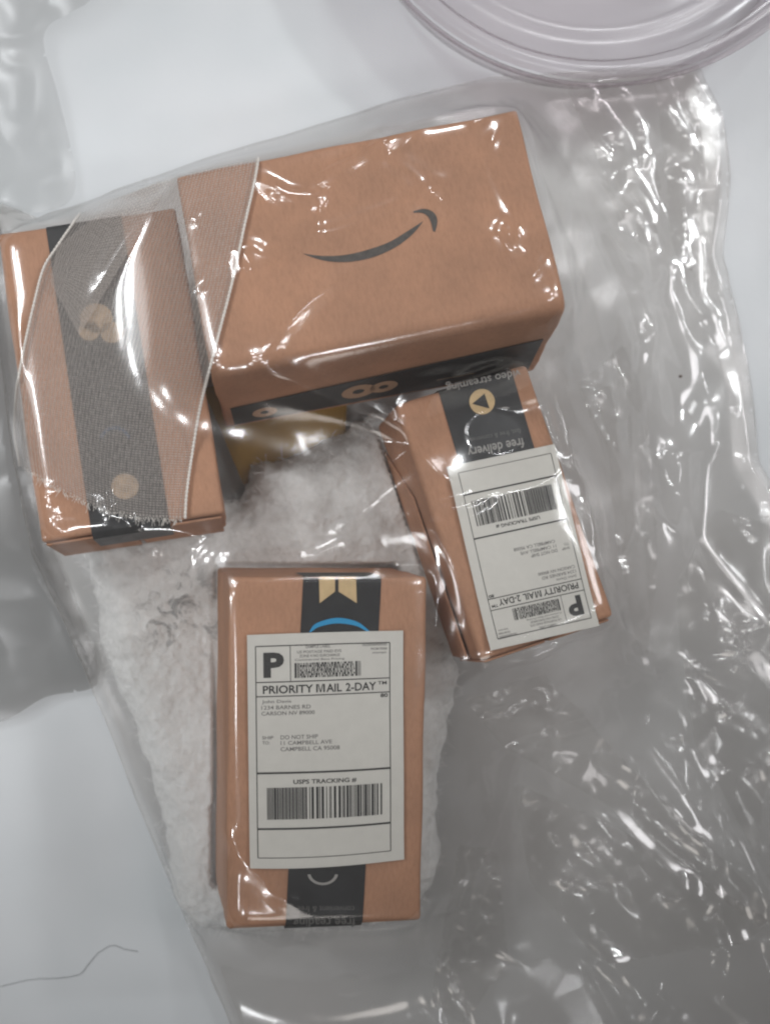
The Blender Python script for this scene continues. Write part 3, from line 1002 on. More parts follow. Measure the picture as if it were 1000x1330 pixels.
# ------------------------------------------------------------------ sheer gauze ribbon over the left box
z3 = lambda x, y: (x / 2.891, 280 + y / 2.891)
def build_ribbon():
    left = catmull([(104, 278), z3(215, 118), z3(165, 200), z3(130, 330), z3(92, 500), z3(66, 650), z3(56, 800), z3(75, 930)], 14)
    right = catmull([(336, 206), (330, 240), (318, 292), (303, 362), (284, 436), (262, 522), (250, 590), (243, 640), (241, 672)], 12)
    def res(c, n):
        c = np.array(c); d = np.r_[0, np.cumsum(np.hypot(*np.diff(c, axis=0).T))]; t = np.linspace(0, d[-1], n)
        return np.stack([np.interp(t, d, c[:, 0]), np.interp(t, d, c[:, 1])], -1)
    nv, nu = 170, 80
    A, B = res(left, nv), res(right, nv)
    root = empty('gauze_ribbon', (-15, 25, 0))
    base = np.array([-15, 25, 0])
    tag(root, 'sheer pale gauze ribbon with beaded edges draped across a brown box', 'ribbon')
    rg = np.random.default_rng(5)
    fray = rg.uniform(0, 1, nu + 1)
    V = []; UV = []
    for j in range(nv):
        for i in range(nu + 1):
            u = i / nu; v = j / (nv - 1)
            # lower end sags between the two edges and is frayed, upper end bows
            p = A[j] * (1 - u) + B[j] * u
            v_ = max(0, (v - 0.6) / 0.4)
            p = p + np.array([0, 1]) * (22 * math.sin(math.pi * u) * v_ + (3.5 * fray[i] if j == nv - 1 else 0))
            p = p + np.array([0, -1]) * (9 * math.sin(math.pi * u) * max(0, 1 - v / 0.2))
            w3 = on_film(p[0], p[1], 0.45) if (i % 4 == 0 and j % 4 == 0) else None
            V.append((p, w3)); UV.append((u * 21.0, v * 44.0))
    # heights on a coarse lattice would jump at box edges: sample directly
    PX = np.array([q[0] for q in V]); z = np.full(len(PX), 18.0)
    for _ in range(14):
        d = CAM_H - z
        x = (PX[:, 0] - PX0) * d / F_PX; y = -(PX[:, 1] - PY0) * d / F_PX
        z = 0.5 * z + 0.5 * (sample(MEM, FX, FY, x, y) + 0.45)
    z = z + 0.10 * np.sin(np.array(UV)[:, 0] * 0.9) * np.sin(np.array(UV)[:, 1] * 0.35) + 0.10
    d = CAM_H - z
    W = np.stack([(PX[:, 0] - PX0) * d / F_PX, -(PX[:, 1] - PY0) * d / F_PX, z], -1)
    n1 = nu + 1
    idx = np.arange(nv * n1).reshape(nv, n1)
    Fq = np.stack([idx[:-1, :-1], idx[:-1, 1:], idx[1:, 1:], idx[1:, :-1]], -1).reshape(-1, 4)
    mesh_obj('gauze', W - base, Fq, M['ribbon'], root, smooth=True, uvs=UV)
    G = W.reshape(nv, n1, 3)
    # folded-over corner: a second layer at the upper left
    K = []; UK = []; nk = 40
    a0, a1, a2 = np.array(z3(215, 118)), np.array((228, 226)), np.array(z3(300, 450))
    a3 = np.array(z3(190, 250))
    for j in range(nk):
        for i in range(nk):
            u, v = i / (nk - 1), j / (nk - 1)
            p = (1 - v) * ((1 - u) * a0 + u * a1) + v * ((1 - u) * a3 + u * a2)
            K.append(p + np.array([0, -1]) * 10 * math.sin(math.pi * u) * (1 - v)); UK.append((u * 13 + 40.3, v * 12 + 3.1))
    K = np.array(K); z = np.full(len(K), 18.0)
    for _ in range(14):
        d = CAM_H - z
        x = (K[:, 0] - PX0) * d / F_PX; y = -(K[:, 1] - PY0) * d / F_PX
        z = 0.5 * z + 0.5 * (sample(MEM, FX, FY, x, y) + 0.85)
    d = CAM_H - z
    KW = np.stack([(K[:, 0] - PX0) * d / F_PX, -(K[:, 1] - PY0) * d / F_PX, z], -1)
    idx = np.arange(nk * nk).reshape(nk, nk)
    Fq = np.stack([idx[:-1, :-1], idx[:-1, 1:], idx[1:, 1:], idx[1:, :-1]], -1).reshape(-1, 4)
    mesh_obj('folded_layer', KW - base, Fq, M['ribbon'], root, smooth=True, uvs=UK)
    # beaded selvedge down each long edge
    for edge in (G[:, 0], G[:, nu]):
        seg = np.r_[0, np.cumsum(np.linalg.norm(np.diff(edge, axis=0), axis=1))]
        t = np.arange(0, seg[-1], 0.09)
        pts = np.stack([np.interp(t, seg, edge[:, k]) for k in range(3)], -1) - base
        pts[:, 2] += 0.06
        rad = 0.10 + 0.115 * np.abs(np.sin(t * math.pi / 0.50 + 0.8 * np.sin(t * 0.7))) ** 0.7
        Vt, Ft = tube(pts, 0, 7, rad)
        mesh_obj('selvedge', Vt, Ft, M['selvedge'], root, smooth=True)
    # loose thread ends along the cut lower end
    VV = []; FF = []
    for i in range(2, nu - 1):
        p = G[nv - 1, i] - base
        for k in range(3):
            a = rg.uniform(-2.3, -0.8); ln = rg.uniform(0.1, 0.45) + 0.9 * rg.uniform(0, 1) ** 4
            q = p + np.array([rg.uniform(-.2, .2), 0, 0.05])
            e = q + np.array([math.cos(a) * ln, math.sin(a) * ln, rg.uniform(-0.05, 0.2)])
            Vt, Ft = tube([q, (q + e) / 2 + np.array([0, 0, .1]), e], 0.03, 3)
            b = len(VV); VV += Vt; FF += [tuple(x + b for x in f) for f in Ft]
    tag(mesh_obj('frayed_end', VV, FF, M['selvedge'], root), kind='stuff')
build_ribbon()

# ------------------------------------------------------------------ clear plastic bag
z5 = lambda x, y: (480 + x / 2.94, 450 + y / 2.94)
z8 = lambda x, y: (540 + x / 2.174, 780 + y / 2.174)
z6r = lambda x, y: (700 + x / 2.66, 200 + y / 2.66)
z2 = lambda x, y: (500 + x / 2, y / 2)
z1 = lambda x, y: (x / 2, y / 2)
z8l = lambda x, y: (40 + x / 3.571, 640 + y / 3.571)
CREASES = [   # photo px polyline, height mm, half width mm
    ([(470, 352), (415, 380), (372, 424), (349, 458), (346, 478), (356, 492), (385, 502), (430, 519), (478, 537), (500, 546), (522, 562), (529, 577), (522, 590), (502, 606), (476, 632), (450, 660), (415, 692), (390, 712)], 1.3, 1.35),
    ([z1(640, 630), z1(655, 650), z1(690, 672), z1(740, 660), z1(815, 625), z1(890, 605), z1(960, 582), (520, 278), (550, 258), (577, 240)], 1.3, 1.15),
    ([z1(660, 460), z1(700, 490), z1(745, 515), z1(800, 520), (412, 258), (410, 243), z1(850, 462), z1(915, 432), (490, 196), (520, 178), (555, 160)], 1.2, 0.95),
    ([z1(610, 640), z1(560, 690), z1(520, 740), z1(440, 790)], 0.7, 0.8),
    ([z1(620, 640), z1(625, 690), z1(632, 720)], 0.8, 0.9),
    ([(413, 258), (412, 285), (410, 312)], 0.5, 0.5),
    ([z2(290, 345), z2(268, 390), z2(272, 440), z2(290, 490), z2(310, 535), z2(335, 580), z2(345, 640)], 0.9, 0.8),
    ([z2(315, 570), z2(290, 610), z2(315, 670)], 0.7, 0.6),
    ([z2(300, 610), z2(340, 600)], 0.5, 0.5),
    ([z2(430, 660), z2(400, 690), z2(360, 740)], 0.7, 0.7),
    ([z2(215, 330), z2(260, 310)], 0.5, 0.5),
    ([(480, 150), (495, 190), (540, 235), (600, 290), (680, 330)], 0.45, 1.4),
    ([z4(905, 555), z4(893, 600)], 0.6, 0.6),
    ([z8l(0, 90), z8l(130, 0), z8l(330, -8), z8l(370, 80), z8l(440, 115), z8l(465, 150), z8l(415, 225), z8l(470, 280), z8l(545, 300), z8l(580, 310), z8l(500, 350), z8l(330, 385), z8l(190, 410), z8l(140, 450), z8l(125, 560), z8l(118, 645), z8l(165, 720), z8l(215, 790)], 0.9, 0.9),
    ([z8l(215, 790), z8l(265, 860), z8l(300, 950), z8l(345, 1020), z8l(400, 1150), z8l(430, 1290)], 1.0, 1.0),
    ([z8l(130, 100), z8l(235, 100)], 0.5, 0.6), ([z8l(125, 195), z8l(265, 225)], 0.5, 0.6), ([z8l(270, 230), z8l(350, 300)], 0.7, 0.8),
    ([z8l(470, 215), z8l(600, 185), z8l(740, 195), z8l(760, 220)], 0.6, 0.9),
    ([z8l(550, 235), z8l(575, 300), z8l(540, 300)], 0.6, 0.5),
    ([z8l(745, 250), z8l(735, 360), z8l(700, 460), z8l(650, 465)], 0.6, 0.7),
    ([z8l(615, 680), z8l(665, 740), z8l(740, 890), z8l(745, 915)], 0.9, 0.8),
    ([z8l(430, 740), z8l(470, 820), z8l(500, 930)], 0.7, 0.7),
    ([z8l(610, 1160), z8l(700, 1175)], 0.6, 0.6),
    ([(245, 1046), (292, 1082), (312, 1108), (345, 1142), (362, 1160), (400, 1176)], 0.7, 0.8),
    ([z5(150, 660), z5(330, 620), z5(420, 590), z5(470, 545)], 0.4, 1.0),
    ([z5(540, 90), z5(500, 105), z5(440, 120)], 0.6, 0.6),
    ([z5(730, 380), z5(755, 450), z5(790, 510), z5(810, 560)], 0.9, 0.9),
    ([z6r(245, 495), z6r(300, 500), z6r(370, 465), z6r(425, 400)], 1.6, 1.1),
    ([z6r(255, 655), z6r(300, 680), z6r(350, 650), z6r(385, 625)], 1.2, 0.9), ([z6r(290, 650), z6r(330, 665), z6r(395, 670)], 0.9, 0.7),
    ([z6r(145, 640), z6r(190, 615), z6r(170, 660)], 0.9, 0.7),
    ([z6r(300, 740), z6r(230, 815), z6r(238, 880), z6r(260, 945)], 1.0, 0.8),
    ([z6r(60, 130), z6r(100, 95), z6r(200, 100), z6r(270, 140)], 0.8, 0.9), ([z6r(350, 0), z6r(355, 50)], 0.9, 0.8),
    ([z6r(205, 295), z6r(280, 370), z6r(360, 440)], 0.9, 1.3), ([z6r(490, 250), z6r(460, 275)], 0.7, 0.6),
    ([z6r(480, 460), z6r(520, 530), z6r(560, 570)], 0.9, 0.9), ([z6r(400, 540), z6r(440, 560)], 0.7, 0.7),
    ([z6r(640, 420), z6r(600, 500)], 0.9, 1.0), ([z6r(370, 895), z6r(420, 880)], 0.8, 0.8), ([z6r(640, 890), z6r(680, 905)], 0.8, 0.8),
    ([z6r(380, 1170), z6r(475, 1135)], 0.9, 0.8), ([z6r(370, 1055), z6r(440, 1045), z6r(550, 1030), z6r(600, 1015)], 0.7, 0.7),
    ([z6r(245, 1195), z6r(300, 1205), z6r(340, 1170)], 0.9, 0.8), ([z6r(375, 1200), z6r(430, 1290), z6r(490, 1330)], 0.9, 0.9),
    ([z6r(665, 1260), z6r(740, 1330)], 1.0, 0.9), ([z6r(650, 1045), z6r(705, 1060)], 0.9, 0.8), ([z6r(690, 1150), z6r(740, 1165)], 1.0, 0.9),
    ([z6r(80, 1030), z6r(100, 1085), z6r(120, 1130)], 0.7, 0.7),
    ([z2(590, 230), z2(640, 300), z2(665, 350), z2(670, 430)], 0.9, 0.9), ([z2(500, 300), z2(560, 360), z2(600, 410)], 0.8, 1.1),
    ([z2(800, 150), z2(840, 230), z2(860, 330), z2(850, 470)], 1.0, 1.3), ([z2(745, 600), z2(775, 580)], 0.8, 0.7),
    ([z8(105, 258), z8(180, 262), z8(255, 285), z8(200, 300), z8(160, 315)], 0.9, 0.9), ([z8(180, 415), z8(280, 378), z8(400, 338), z8(520, 305)], 0.9, 1.0),
    ([z8(275, 385), z8(345, 500), z8(420, 600), z8(490, 690), z8(560, 770), z8(660, 905)], 1.0, 1.2),
    ([z8(275, 385), z8(250, 520), z8(215, 640), z8(165, 760)], 0.7, 1.2),
    ([z8(575, 400), z8(640, 500), z8(740, 620), z8(830, 700), z8(930, 780), z8(1010, 900)], 1.2, 1.3),
    ([z8(755, 425), z8(830, 560), z8(910, 700), z8(970, 800), z8(1010, 880)], 1.1, 1.0),
    ([z8(550, 720), z8(640, 790), z8(740, 830), z8(860, 840), z8(950, 870)], 0.9, 1.4),
    ([z8(470, 1000), z8(600, 1000), z8(760, 985), z8(880, 965), z8(1000, 940)], 0.9, 1.3),
    ([z8(530, 260), z8(545, 300), z8(575, 370)], 1.2, 0.9), ([z8(630, 340), z8(660, 360)], 1.0, 0.9), ([z8(340, 340), z8(360, 400)], 0.9, 0.8),
    ([z8(675, 160), z8(740, 185), z8(790, 240), z8(825, 335)], 1.2, 1.0), ([z8(640, 212), z8(760, 170), z8(900, 130), z8(940, 150)], 0.9, 0.9),
    ([z8(830, 65), z8(900, 90), z8(990, 60)], 1.0, 0.9), ([z8(900, 60), z8(905, 140), z8(885, 200)], 1.1, 1.0), ([z8(625, 110), z8(660, 95), z8(640, 150)], 1.0, 0.9),
    ([z8(370, 290), z8(380, 310)], 0.8, 0.7), ([z8(160, 760), z8(120, 1000), z8(140, 1080)], 0.6, 1.1), ([z8(820, 510), z8(900, 460), z8(1000, 450)], 0.8, 1.2),
    ([z8(700, 850), z8(740, 810), z8(760, 760)], 0.8, 0.9), ([z8(300, 750), z8(440, 780), z8(520, 890)], 0.7, 1.2),
    ([(195, 1065), (240, 1180), (262, 1260), (300, 1330)], 0.8, 0.8), ([(205, 1040), (240, 1120), (252, 1240), (275, 1320)], 0.7, 0.7), ([(300, 1225), (275, 1270), (262, 1330)], 0.6, 0.7),
    ([(60, 700), (95, 800), (140, 920), (180, 1030)], 0.8, 1.2), ([(24, 400), (28, 520), (40, 640)], 0.5, 0.7),
    ([z1(470, 470), z1(400, 540), z1(330, 630), z1(250, 770)], 0.7, 1.0), ([z1(340, 510), z1(420, 490), z1(455, 475)], 0.7, 0.8), ([z1(490, 570), z1(525, 575)], 0.6, 0.7),
    ([(640, 100), (560, 130), (480, 148)], 0.6, 0.9), ([(440, 155), (470, 130), (500, 125), (530, 150)], 0.7, 1.0),
    ([(440, 1290), (450, 1270), (460, 1290)], 0.5, 0.8),
]

def film_height():
    rg = np.random.default_rng(11)
    onbox = np.zeros(XX.shape)
    for p in POSES:
        u, _ = box_span(p, XX, YY)
        onbox = np.maximum(onbox, ~np.isnan(u))
    # soften mask
    for _ in range(10):
        onbox[1:-1, 1:-1] = 0.2 * (onbox[1:-1, 1:-1] + onbox[:-2, 1:-1] + onbox[2:, 1:-1] + onbox[1:-1, :-2] + onbox[1:-1, 2:])
    loose = 1 - 0.92 * onbox
    right = np.clip((XX - 5) / 35, 0, 1)
    slack = np.maximum(np.clip((XX - 2) / 30, 0, 1) * 0.9 + 0.10, 0.34 * np.clip((-8 - XX) / 8, 0, 1))
    Z = MEM + 2.3
    for _ in range(70):
        Z[1:-1, 1:-1] = 0.2 * (Z[1:-1, 1:-1] + Z[:-2, 1:-1] + Z[2:, 1:-1] + Z[1:-1, :-2] + Z[1:-1, 2:])
    def facets(spacing, stretch, ang):
        ca, sa = math.cos(ang), math.sin(ang)
        U = (XX * ca + YY * sa) / stretch; Vv = -XX * sa + YY * ca
        u0, u1, v0, v1 = U.min() - spacing, U.max() + spacing, Vv.min() - spacing, Vv.max() + spacing
        pts = [Vector((u + rg.uniform(-.48, .48) * spacing, v + rg.uniform(-.48, .48) * spacing))
               for u in np.arange(u0, u1 + spacing, spacing) for v in np.arange(v0, v1 + spacing, spacing)]
        vo, _, fo = delaunay_2d_cdt(pts, [], [], 0, 1e-6)[:3]
        hz = rg.uniform(-1, 1, len(vo))
        vx = np.array([(p.x * stretch * ca - p.y * sa, p.x * stretch * sa + p.y * ca) for p in vo])
        out = np.zeros(XX.shape)
        for f in fo:
            a, b, c = vx[f[0]], vx[f[1]], vx[f[2]]
            lo = np.minimum(np.minimum(a, b), c); hi = np.maximum(np.maximum(a, b), c)
            i0, i1 = max(0, int((lo[0] - GX0) / STEP)), min(XX.shape[1], int((hi[0] - GX0) / STEP) + 2)
            j0, j1 = max(0, int((lo[1] - GY0) / STEP)), min(XX.shape[0], int((hi[1] - GY0) / STEP) + 2)
            if i1 <= i0 or j1 <= j0: continue
            X, Y = XX[j0:j1, i0:i1], YY[j0:j1, i0:i1]
            det = (b[1] - c[1]) * (a[0] - c[0]) + (c[0] - b[0]) * (a[1] - c[1])
            if abs(det) < 1e-9: continue
            w0 = ((b[1] - c[1]) * (X - c[0]) + (c[0] - b[0]) * (Y - c[1])) / det
            w1 = ((c[1] - a[1]) * (X - c[0]) + (a[0] - c[0]) * (Y - c[1])) / det
            w2 = 1 - w0 - w1
            m = (w0 >= -1e-6) & (w1 >= -1e-6) & (w2 >= -1e-6)
            out[j0:j1, i0:i1] = np.where(m, w0 * hz[f[0]] + w1 * hz[f[1]] + w2 * hz[f[2]], out[j0:j1, i0:i1])
        return out
    patch = np.clip(0.55 + 0.9 * vnoise(XX.shape, 6, rg, 1), 0.1, 1.2)
    Z += loose * slack * np.clip(0.55 + (YY + 30) / 120, 0.35, 0.85) * (1.7 * facets(11.5, 3.2, -0.95) + 0.55 * facets(7.0, 2.4, 0.6) + 0.05 * patch * facets(3.4, 2.0, 1.3))
    Z += 0.5 * loose * slack * vnoise(XX.shape, 9, rg, 1)
    def ridge(pts, A, w, r_=0.34, free=False):
        nonlocal Z
        P = np.array(pts)
        m = w * 5 + 1
        i0 = max(0, int((P[:, 0].min() - m - GX0) / STEP)); i1 = min(XX.shape[1], int((P[:, 0].max() + m - GX0) / STEP) + 2)
        j0 = max(0, int((P[:, 1].min() - m - GY0) / STEP)); j1 = min(XX.shape[0], int((P[:, 1].max() + m - GY0) / STEP) + 2)
        if i1 <= i0 or j1 <= j0: return
        X, Y = XX[j0:j1, i0:i1], YY[j0:j1, i0:i1]
        D = np.full(X.shape, 1e9); T = np.zeros(X.shape)
        n = len(P) - 1
        for k in range(n):
            d, t = seg_dist(X, Y, P[k], P[k + 1])
            T = np.where(d < D, (k + t) / n, T); D = np.minimum(D, d)
        env = np.clip(np.minimum(T, 1 - T) * 6 + 0.25, 0, 1)
        ph = rg.uniform(0, 6.28); L = np.hypot(*np.diff(P, axis=0).T).sum()
        env = env * (0.85 + 0.15 * np.sin(T * L * 0.5 + ph)) * (0.62 if (w > 0.75 and r_ > 0.3) else 1.0)
        if free:
            env = env * loose[j0:j1, i0:i1]
        Z[j0:j1, i0:i1] += w * np.clip(abs(A), 0.75, 1.3) * np.sign(A) * env * (
            1.05 * np.exp(-0.5 * (D / w) ** 2) if r_ > 0.3 else 0.85 * np.exp(-(np.sqrt(D * D + r_ * r_) - r_) / w))
    for pts, A, w in CREASES:
        W = [on_film(x, y, 1.4)[:2] for x, y in pts]
        ridge(catmull(W, 5) if len(W) > 2 else [W[0], (W[0] + W[1]) / 2, W[1]], A, w * (0.72 if np.mean(np.array(pts)[:, 1]) < 930 else 0.95), 0.34 if np.mean(np.array(pts)[:, 0]) < 690 or np.mean(np.array(pts)[:, 1]) > 930 else 0.16)
    for p, sx, sy, n in ((P_BIG, 1, -1, 3), (P_BIG, 1, 1, 4), (P_BIG, -1, 1, 3), (P_RIGHT, 1, -1, 7), (P_RIGHT, 1, 1, 4), (P_LOW, 1, -1, 6), (P_LOW, -1, -1, 5), (P_LEFT, -1, -1, 5)):
        c = p.c + p.R @ (np.array([sx, sy, 1]) * p.d / 2)
        out = p.R @ np.array([sx, sy, 0.0]); a0 = math.atan2(out[1], out[0])
        for k in range(n):
            a = a0 + rg.uniform(-0.6, 0.6); L0 = rg.uniform(0.3, 2.0); L1 = L0 + rg.uniform(7, 26)
            d = np.array([math.cos(a), math.sin(a)]); bend = np.array([-d[1], d[0]]) * rg.uniform(-1.2, 1.2)
            ridge([c[:2] + d * L0, c[:2] + d * (L0 * .6 + L1 * .4) + bend, c[:2] + d * L1], rg.uniform(0.7, 1.2), rg.uniform(0.45, 1.0), 0.16, True)
    # long soft folds running through the slack side of the bag
    for k in range(34):
        x, y = rg.uniform(24, 76), rg.uniform(-72, 58)
        a = rg.normal(-1.0 if y < 5 else -1.45, 0.32); Ln = rg.uniform(16, 46); b = rg.uniform(-0.16, 0.16)
        pts = [(x, y)]
        for s_ in range(6):
            pts.append((pts[-1][0] + math.cos(a) * Ln / 6, pts[-1][1] + math.sin(a) * Ln / 6)); a += b / 2
        wv = rg.uniform(0.8, 2.0)
        ridge(pts, 1.0, wv, 0.34, True)
    # random creases: many where the film is slack, few over the boxes
    for k in range(60):
        x, y = rg.uniform(GX0, GX1), rg.uniform(GY0, GY1)
        j, i = int((y - GY0) / STEP), int((x - GX0) / STEP)
        j = min(j, XX.shape[0] - 1); i = min(i, XX.shape[1] - 1)
        if not INBAG[j, i]: continue
        if rg.uniform() > (0.10 + 0.9 * right[j, i]) * loose[j, i] ** 1.5: continue
        a = rg.uniform(0, math.pi); Ln = rg.uniform(3.0, 9.0) + 14 * rg.uniform(0, 1) ** 4; b = rg.uniform(-0.2, 0.2)
        if rg.uniform() < 0.5: a = rg.normal(-0.95, 0.35)
        pts = [(x, y)]
        for s in range(5):
            pts.append((pts[-1][0] + math.cos(a) * Ln / 5, pts[-1][1] + math.sin(a) * Ln / 5)); a += b / 2
        ridge(pts, rg.choice([-1, 1], p=[.25, .75]) * rg.uniform(0.5, 1.15), rg.uniform(0.3, 0.8), 0.14, True)
    # the film lies tight on the tape of the right-hand box
    tp3 = on_film(645, 560, 0.5)
    tight = np.clip(1.6 - np.hypot((XX - tp3[0]) / 6.5, (YY - tp3[1]) / 5.0), 0, 1) * onbox
    Z = Z * (1 - tight) + (OBST + 0.75) * tight
    Z = np.maximum(Z, OBST + 0.6)
    for _ in range(1):
        Z[1:-1, 1:-1] = 0.2 * (Z[1:-1, 1:-1] + Z[:-2, 1:-1] + Z[2:, 1:-1] + Z[1:-1, :-2] + Z[1:-1, 2:])
    return np.maximum(Z, OBST + 0.45)

FZ = film_height()
# the edge comes down to the sealed back sheet
ED = np.full(XX.shape, 1e9)
BP = np.array(BAG_POLY)
for i in range(len(BP)):
    d, _ = seg_dist(XX, YY, BP[i], BP[(i + 1) % len(BP)])
    ED = np.minimum(ED, d)
ek = np.clip(ED / 2.2, 0, 1)
FZ = np.maximum(FZ * ek + 0.5 * (1 - ek), OBST + 0.3)
for _ in range(1):
    FZ[1:-1, 1:-1] = 0.2 * (FZ[1:-1, 1:-1] + FZ[:-2, 1:-1] + FZ[2:, 1:-1] + FZ[1:-1, :-2] + FZ[1:-1, 2:])
FZ = np.maximum(FZ, OBST + 0.25)
FZ = np.maximum(FZ, 0.35)

def sheet_from_grid(name, X, Y, Z, poly, mat, parent, off):
    ins = in_poly(X, Y, poly)
    q = ins[:-1, :-1].astype(int) + ins[:-1, 1:] + ins[1:, 1:] + ins[1:, :-1] >= 3
    ny, nx = X.shape
    idx = np.arange(ny * nx).reshape(ny, nx)
    Fq = np.stack([idx[:-1, :-1], idx[:-1, 1:], idx[1:, 1:], idx[1:, :-1]], -1)[q]
    used = np.unique(Fq); remap = -np.ones(ny * nx, int); remap[used] = np.arange(len(used))
    V = np.stack([X, Y, Z], -1).reshape(-1, 3)[used].copy()
    # pull the rim onto the outline
    Pq = np.array(poly)
    best = np.full(len(V), 1e9); bx = V[:, 0].copy(); by = V[:, 1].copy()
    for i in range(len(Pq)):
        a, b = Pq[i], Pq[(i + 1) % len(Pq)]
        d, t = seg_dist(V[:, 0], V[:, 1], a, b)
        s = d < best
        best = np.where(s, d, best); bx = np.where(s, a[0] + t * (b[0] - a[0]), bx); by = np.where(s, a[1] + t * (b[1] - a[1]), by)
    st = X[0, 1] - X[0, 0]
    rim = (best < st * 0.9)
    V[rim, 0] = bx[rim]; V[rim, 1] = by[rim]
    return mesh_obj(name, V - off, remap[Fq], mat, parent, smooth=True)

bag = empty('plastic_bag', (15, 0, 0))
tag(bag, 'crumpled clear plastic bag enclosing the brown boxes and white padding', 'plastic bag')
BO = np.array([15, 0, 0.0])
sheet_from_grid('front_film', XX, YY, FZ, BAG_POLY, M['film'], bag, BO)
xs, ys, X2, Y2 = heightgrid(0.6, GX0, GX1, GY0, GY1)
rg = np.random.default_rng(23)
ed2 = sample(ED, FX, FY, X2, Y2); k2 = np.clip(ed2 / 4, 0, 1)
free = np.clip(1 - sample(np.where(OBST > 0.5, 1.0, 0.0), FX, FY, X2, Y2) * 1.5, 0, 1)
front2 = sample(FZ, FX, FY, X2, Y2)
Z2 = 0.12 + k2 * free * (0.5 + 0.45 * vnoise(X2.shape, 16, rg, 1) + 0.10 * vnoise(X2.shape, 40, rg, 1))
Z2 = np.minimum(Z2, front2 - 0.15)
sheet_from_grid('back_film', X2, Y2, Z2, BAG_POLY, M['back_film'], bag, BO)
def fold(px_poly, seed, f):
    poly = edgy(poly_world(px_poly, 1.5), 4, seed, 0.1)
    P = np.array(poly)
    xs, ys, X, Y = heightgrid(0.5, P[:, 0].min() - 1, P[:, 0].max() + 1, P[:, 1].min() - 1, P[:, 1].max() + 1)
    zf = sample(FZ, FX, FY, X, Y); zb = sample(Z2, X2[0], Y2[:, 0], X, Y)
    rg = np.random.default_rng(seed)
    k = np.clip(f + 0.28 * vnoise(X.shape, 6, rg, 2) + 0.06 * vnoise(X.shape, 22, rg, 1), 0.12, 0.88)
    sheet_from_grid('folded_film', X, Y, zb + k * (zf - zb), poly, M['fold_film'], bag, BO)
fold([(735, 115), (800, 95), (832, 150), (858, 240), (850, 330), (800, 300), (770, 200)], 51, 0.5)
fold([(845, 90), (902, 96), (932, 210), (920, 380), (875, 330), (862, 200)], 55, 0.4)
fold([(742, 500), (800, 452), (838, 560), (850, 720), (835, 880), (800, 760), (770, 600)], 52, 0.45)
fold([(590, 900), (690, 868), (1005, 1185), (985, 1205), (780, 1040), (640, 960)], 53, 0.5)
fold([(660, 1010), (800, 1075), (1000, 1195), (960, 1225), (780, 1250), (690, 1150)], 57, 0.4)
fold([(870, 760), (930, 660), (1010, 690), (1000, 900), (985, 1120), (900, 960)], 54, 0.6)
fold([(585, 1080), (640, 1100), (660, 1250), (600, 1330), (560, 1300)], 56, 0.5)
# welded seam round the outline
sp = catmull([(p[0], p[1], 0.42) for p in BAG_POLY], 2, True)
Vt, Ft = tube([np.array(p) - BO for p in sp] + [np.array(sp[0]) - BO], 0.09, 5)
mesh_obj('seam', Vt, Ft, M['film'], bag, smooth=True)

# ------------------------------------------------------------------ other films lying at the left
def loose_film(px_poly, mat, label, seed, amp, cells):
    poly = [tuple(p) for p in catmull(poly_world(px_poly, 1.0), 6, True)]
    P = np.array(poly)
    xs, ys, X, Y = heightgrid(0.5, P[:, 0].min() - 1, P[:, 0].max() + 1, P[:, 1].min() - 1, P[:, 1].max() + 1)
    rg = np.random.default_rng(seed)
    Z = 0.15 + (0.5 + 0.5 * vnoise(X.shape, cells, rg, 1)) * amp + 0.16 * amp * np.abs(vnoise(X.shape, cells * 3, rg, 1)) + 0.5 * amp * np.abs(vnoise(X.shape, cells * 1.6, rg, 1))
    # stay below the clear bag where they overlap
    inb = in_poly(X, Y, BAG_POLY)
    Z = np.where(inb, np.minimum(Z, 0.05), Z)
    c = np.array([P[:, 0].mean(), P[:, 1].mean(), 0])
    o = sheet_from_grid('plastic_film', X, Y, Z, poly, mat, None, c)
    o.location = Vector(c) * MM
    tag(o, label, 'plastic film')
    return o
loose_film([(-170, 270), (-40, 262), (2, 300), (25, 430), (30, 560), (60, 690), (95, 780), (128, 884), (60, 905), (0, 938), (-90, 950), (-170, 960)], M['grey_film'],
           'dark grey wrinkled plastic film lying beside the box under the ribbon', 31, 2.2, 5)
loose_film([(-170, -120), (150, -60), (120, 5), (60, 45), (78, 130), (98, 230), (84, 268), (20, 278), (-20, 270), (-170, 240)], M['pale_film'],
           'pale grey translucent plastic film at the table corner far from the labels', 37, 2.0, 4)

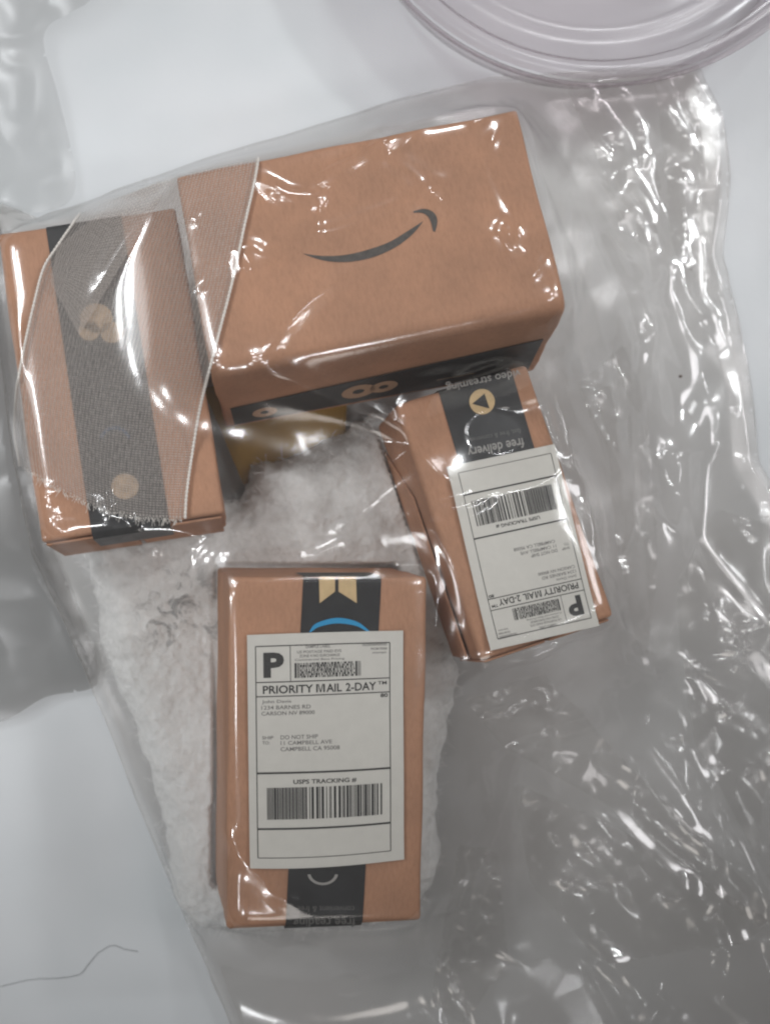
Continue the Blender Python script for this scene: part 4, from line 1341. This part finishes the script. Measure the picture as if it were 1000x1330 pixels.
# ------------------------------------------------------------------ round clear dish
def build_dish():
    c = at_z(778, -232, 8)
    R0 = 37.4
    root = empty('round_dish', (c[0], c[1], 0))
    tag(root, 'round clear rose tinted plastic dish with stepped rim beyond the bag', 'dish')
    def lathe(name, prof, seg=128):
        V = []; Fc = []
        for r_, z in prof:
            for k in range(seg):
                a = 2 * math.pi * k / seg
                V.append((r_ * math.cos(a), r_ * math.sin(a), z))
        for i in range(len(prof) - 1):
            for k in range(seg):
                k2 = (k + 1) % seg
                Fc.append((i * seg + k, i * seg + k2, (i + 1) * seg + k2, (i + 1) * seg + k))
        return mesh_obj(name, V, Fc, M['dish'], root, smooth=True)
    lathe('outer_wall', [(R0 - 3.5, 0.2), (R0 - 2.6, 1.0), (R0 - 1.6, 4.0), (R0 - 0.7, 7.0), (R0, 8.8), (R0 + 0.5, 9.3), (R0 + 0.8, 9.2), (R0 + 0.7, 8.7), (R0 + 0.2, 8.5), (R0 - 0.4, 7.4)])
    lathe('rim', [(R0 - 0.2, 9.1), (R0 - 0.6, 9.8), (R0 - 1.4, 10.1), (R0 - 2.4, 9.9), (R0 - 3.0, 9.2), (R0 - 3.2, 8.2)])
    lathe('inner_step', [(R0 - 3.2, 8.2), (R0 - 4.4, 7.2), (R0 - 6.4, 6.8), (R0 - 7.6, 6.9), (R0 - 8.3, 7.3), (R0 - 8.9, 6.9), (R0 - 9.4, 6.2)])
    lathe('base', [(R0 - 9.4, 6.2), (R0 - 11.0, 5.4), (R0 - 13.5, 5.0), (R0 - 18, 4.9), (0.3, 4.9)])
build_dish()

# ------------------------------------------------------------------ thin dark thread at the lower left, crumb on the film
zl = lambda x, y: (x / 2.046, 680 + y / 2.046)
tp_ = [(-30, 1290), zl(0, 1237), zl(50, 1224), zl(100, 1215), zl(150, 1213), zl(210, 1203), zl(235, 1175), zl(262, 1145), zl(300, 1126), zl(330, 1136), zl(365, 1142)]
pts = catmull([tuple(at_z(x, y, 0)) for x, y in tp_], 8)
rr_ = random.Random(4)
pts = [np.array((p[0] + rr_.uniform(-.05, .05), p[1] + rr_.uniform(-.05, .05), table_z(p[0], p[1]) + 0.07)) for p in pts]
c0 = np.array([pts[0][0], pts[0][1], 0])
Vt, Ft = tube([p - c0 for p in pts], 0.042, 5)
o = mesh_obj('thread', Vt, Ft, M['thread'], None, smooth=True)
o.location = Vector(c0) * MM
tag(o, 'thin dark hair-like thread curling over the white table top', 'thread')

c = at_z(873, 493, 0)
zc = float(sample(FZ, FX, FY, np.array([c[0]]), np.array([c[1]]))[0])
bm = bmesh.new()
bmesh.ops.create_icosphere(bm, subdivisions=2, radius=0.19)
rr_ = random.Random(9)
for v in bm.verts:
    v.co *= rr_.uniform(0.7, 1.2); v.co.x *= 1.5; v.co.z *= 0.6
o = bm_obj('crumb', bm, M['crumb'])
o.location = Vector((c[0], c[1], zc + 0.12)) * MM
tag(o, 'tiny dark crumb resting on the clear plastic bag', 'crumb')
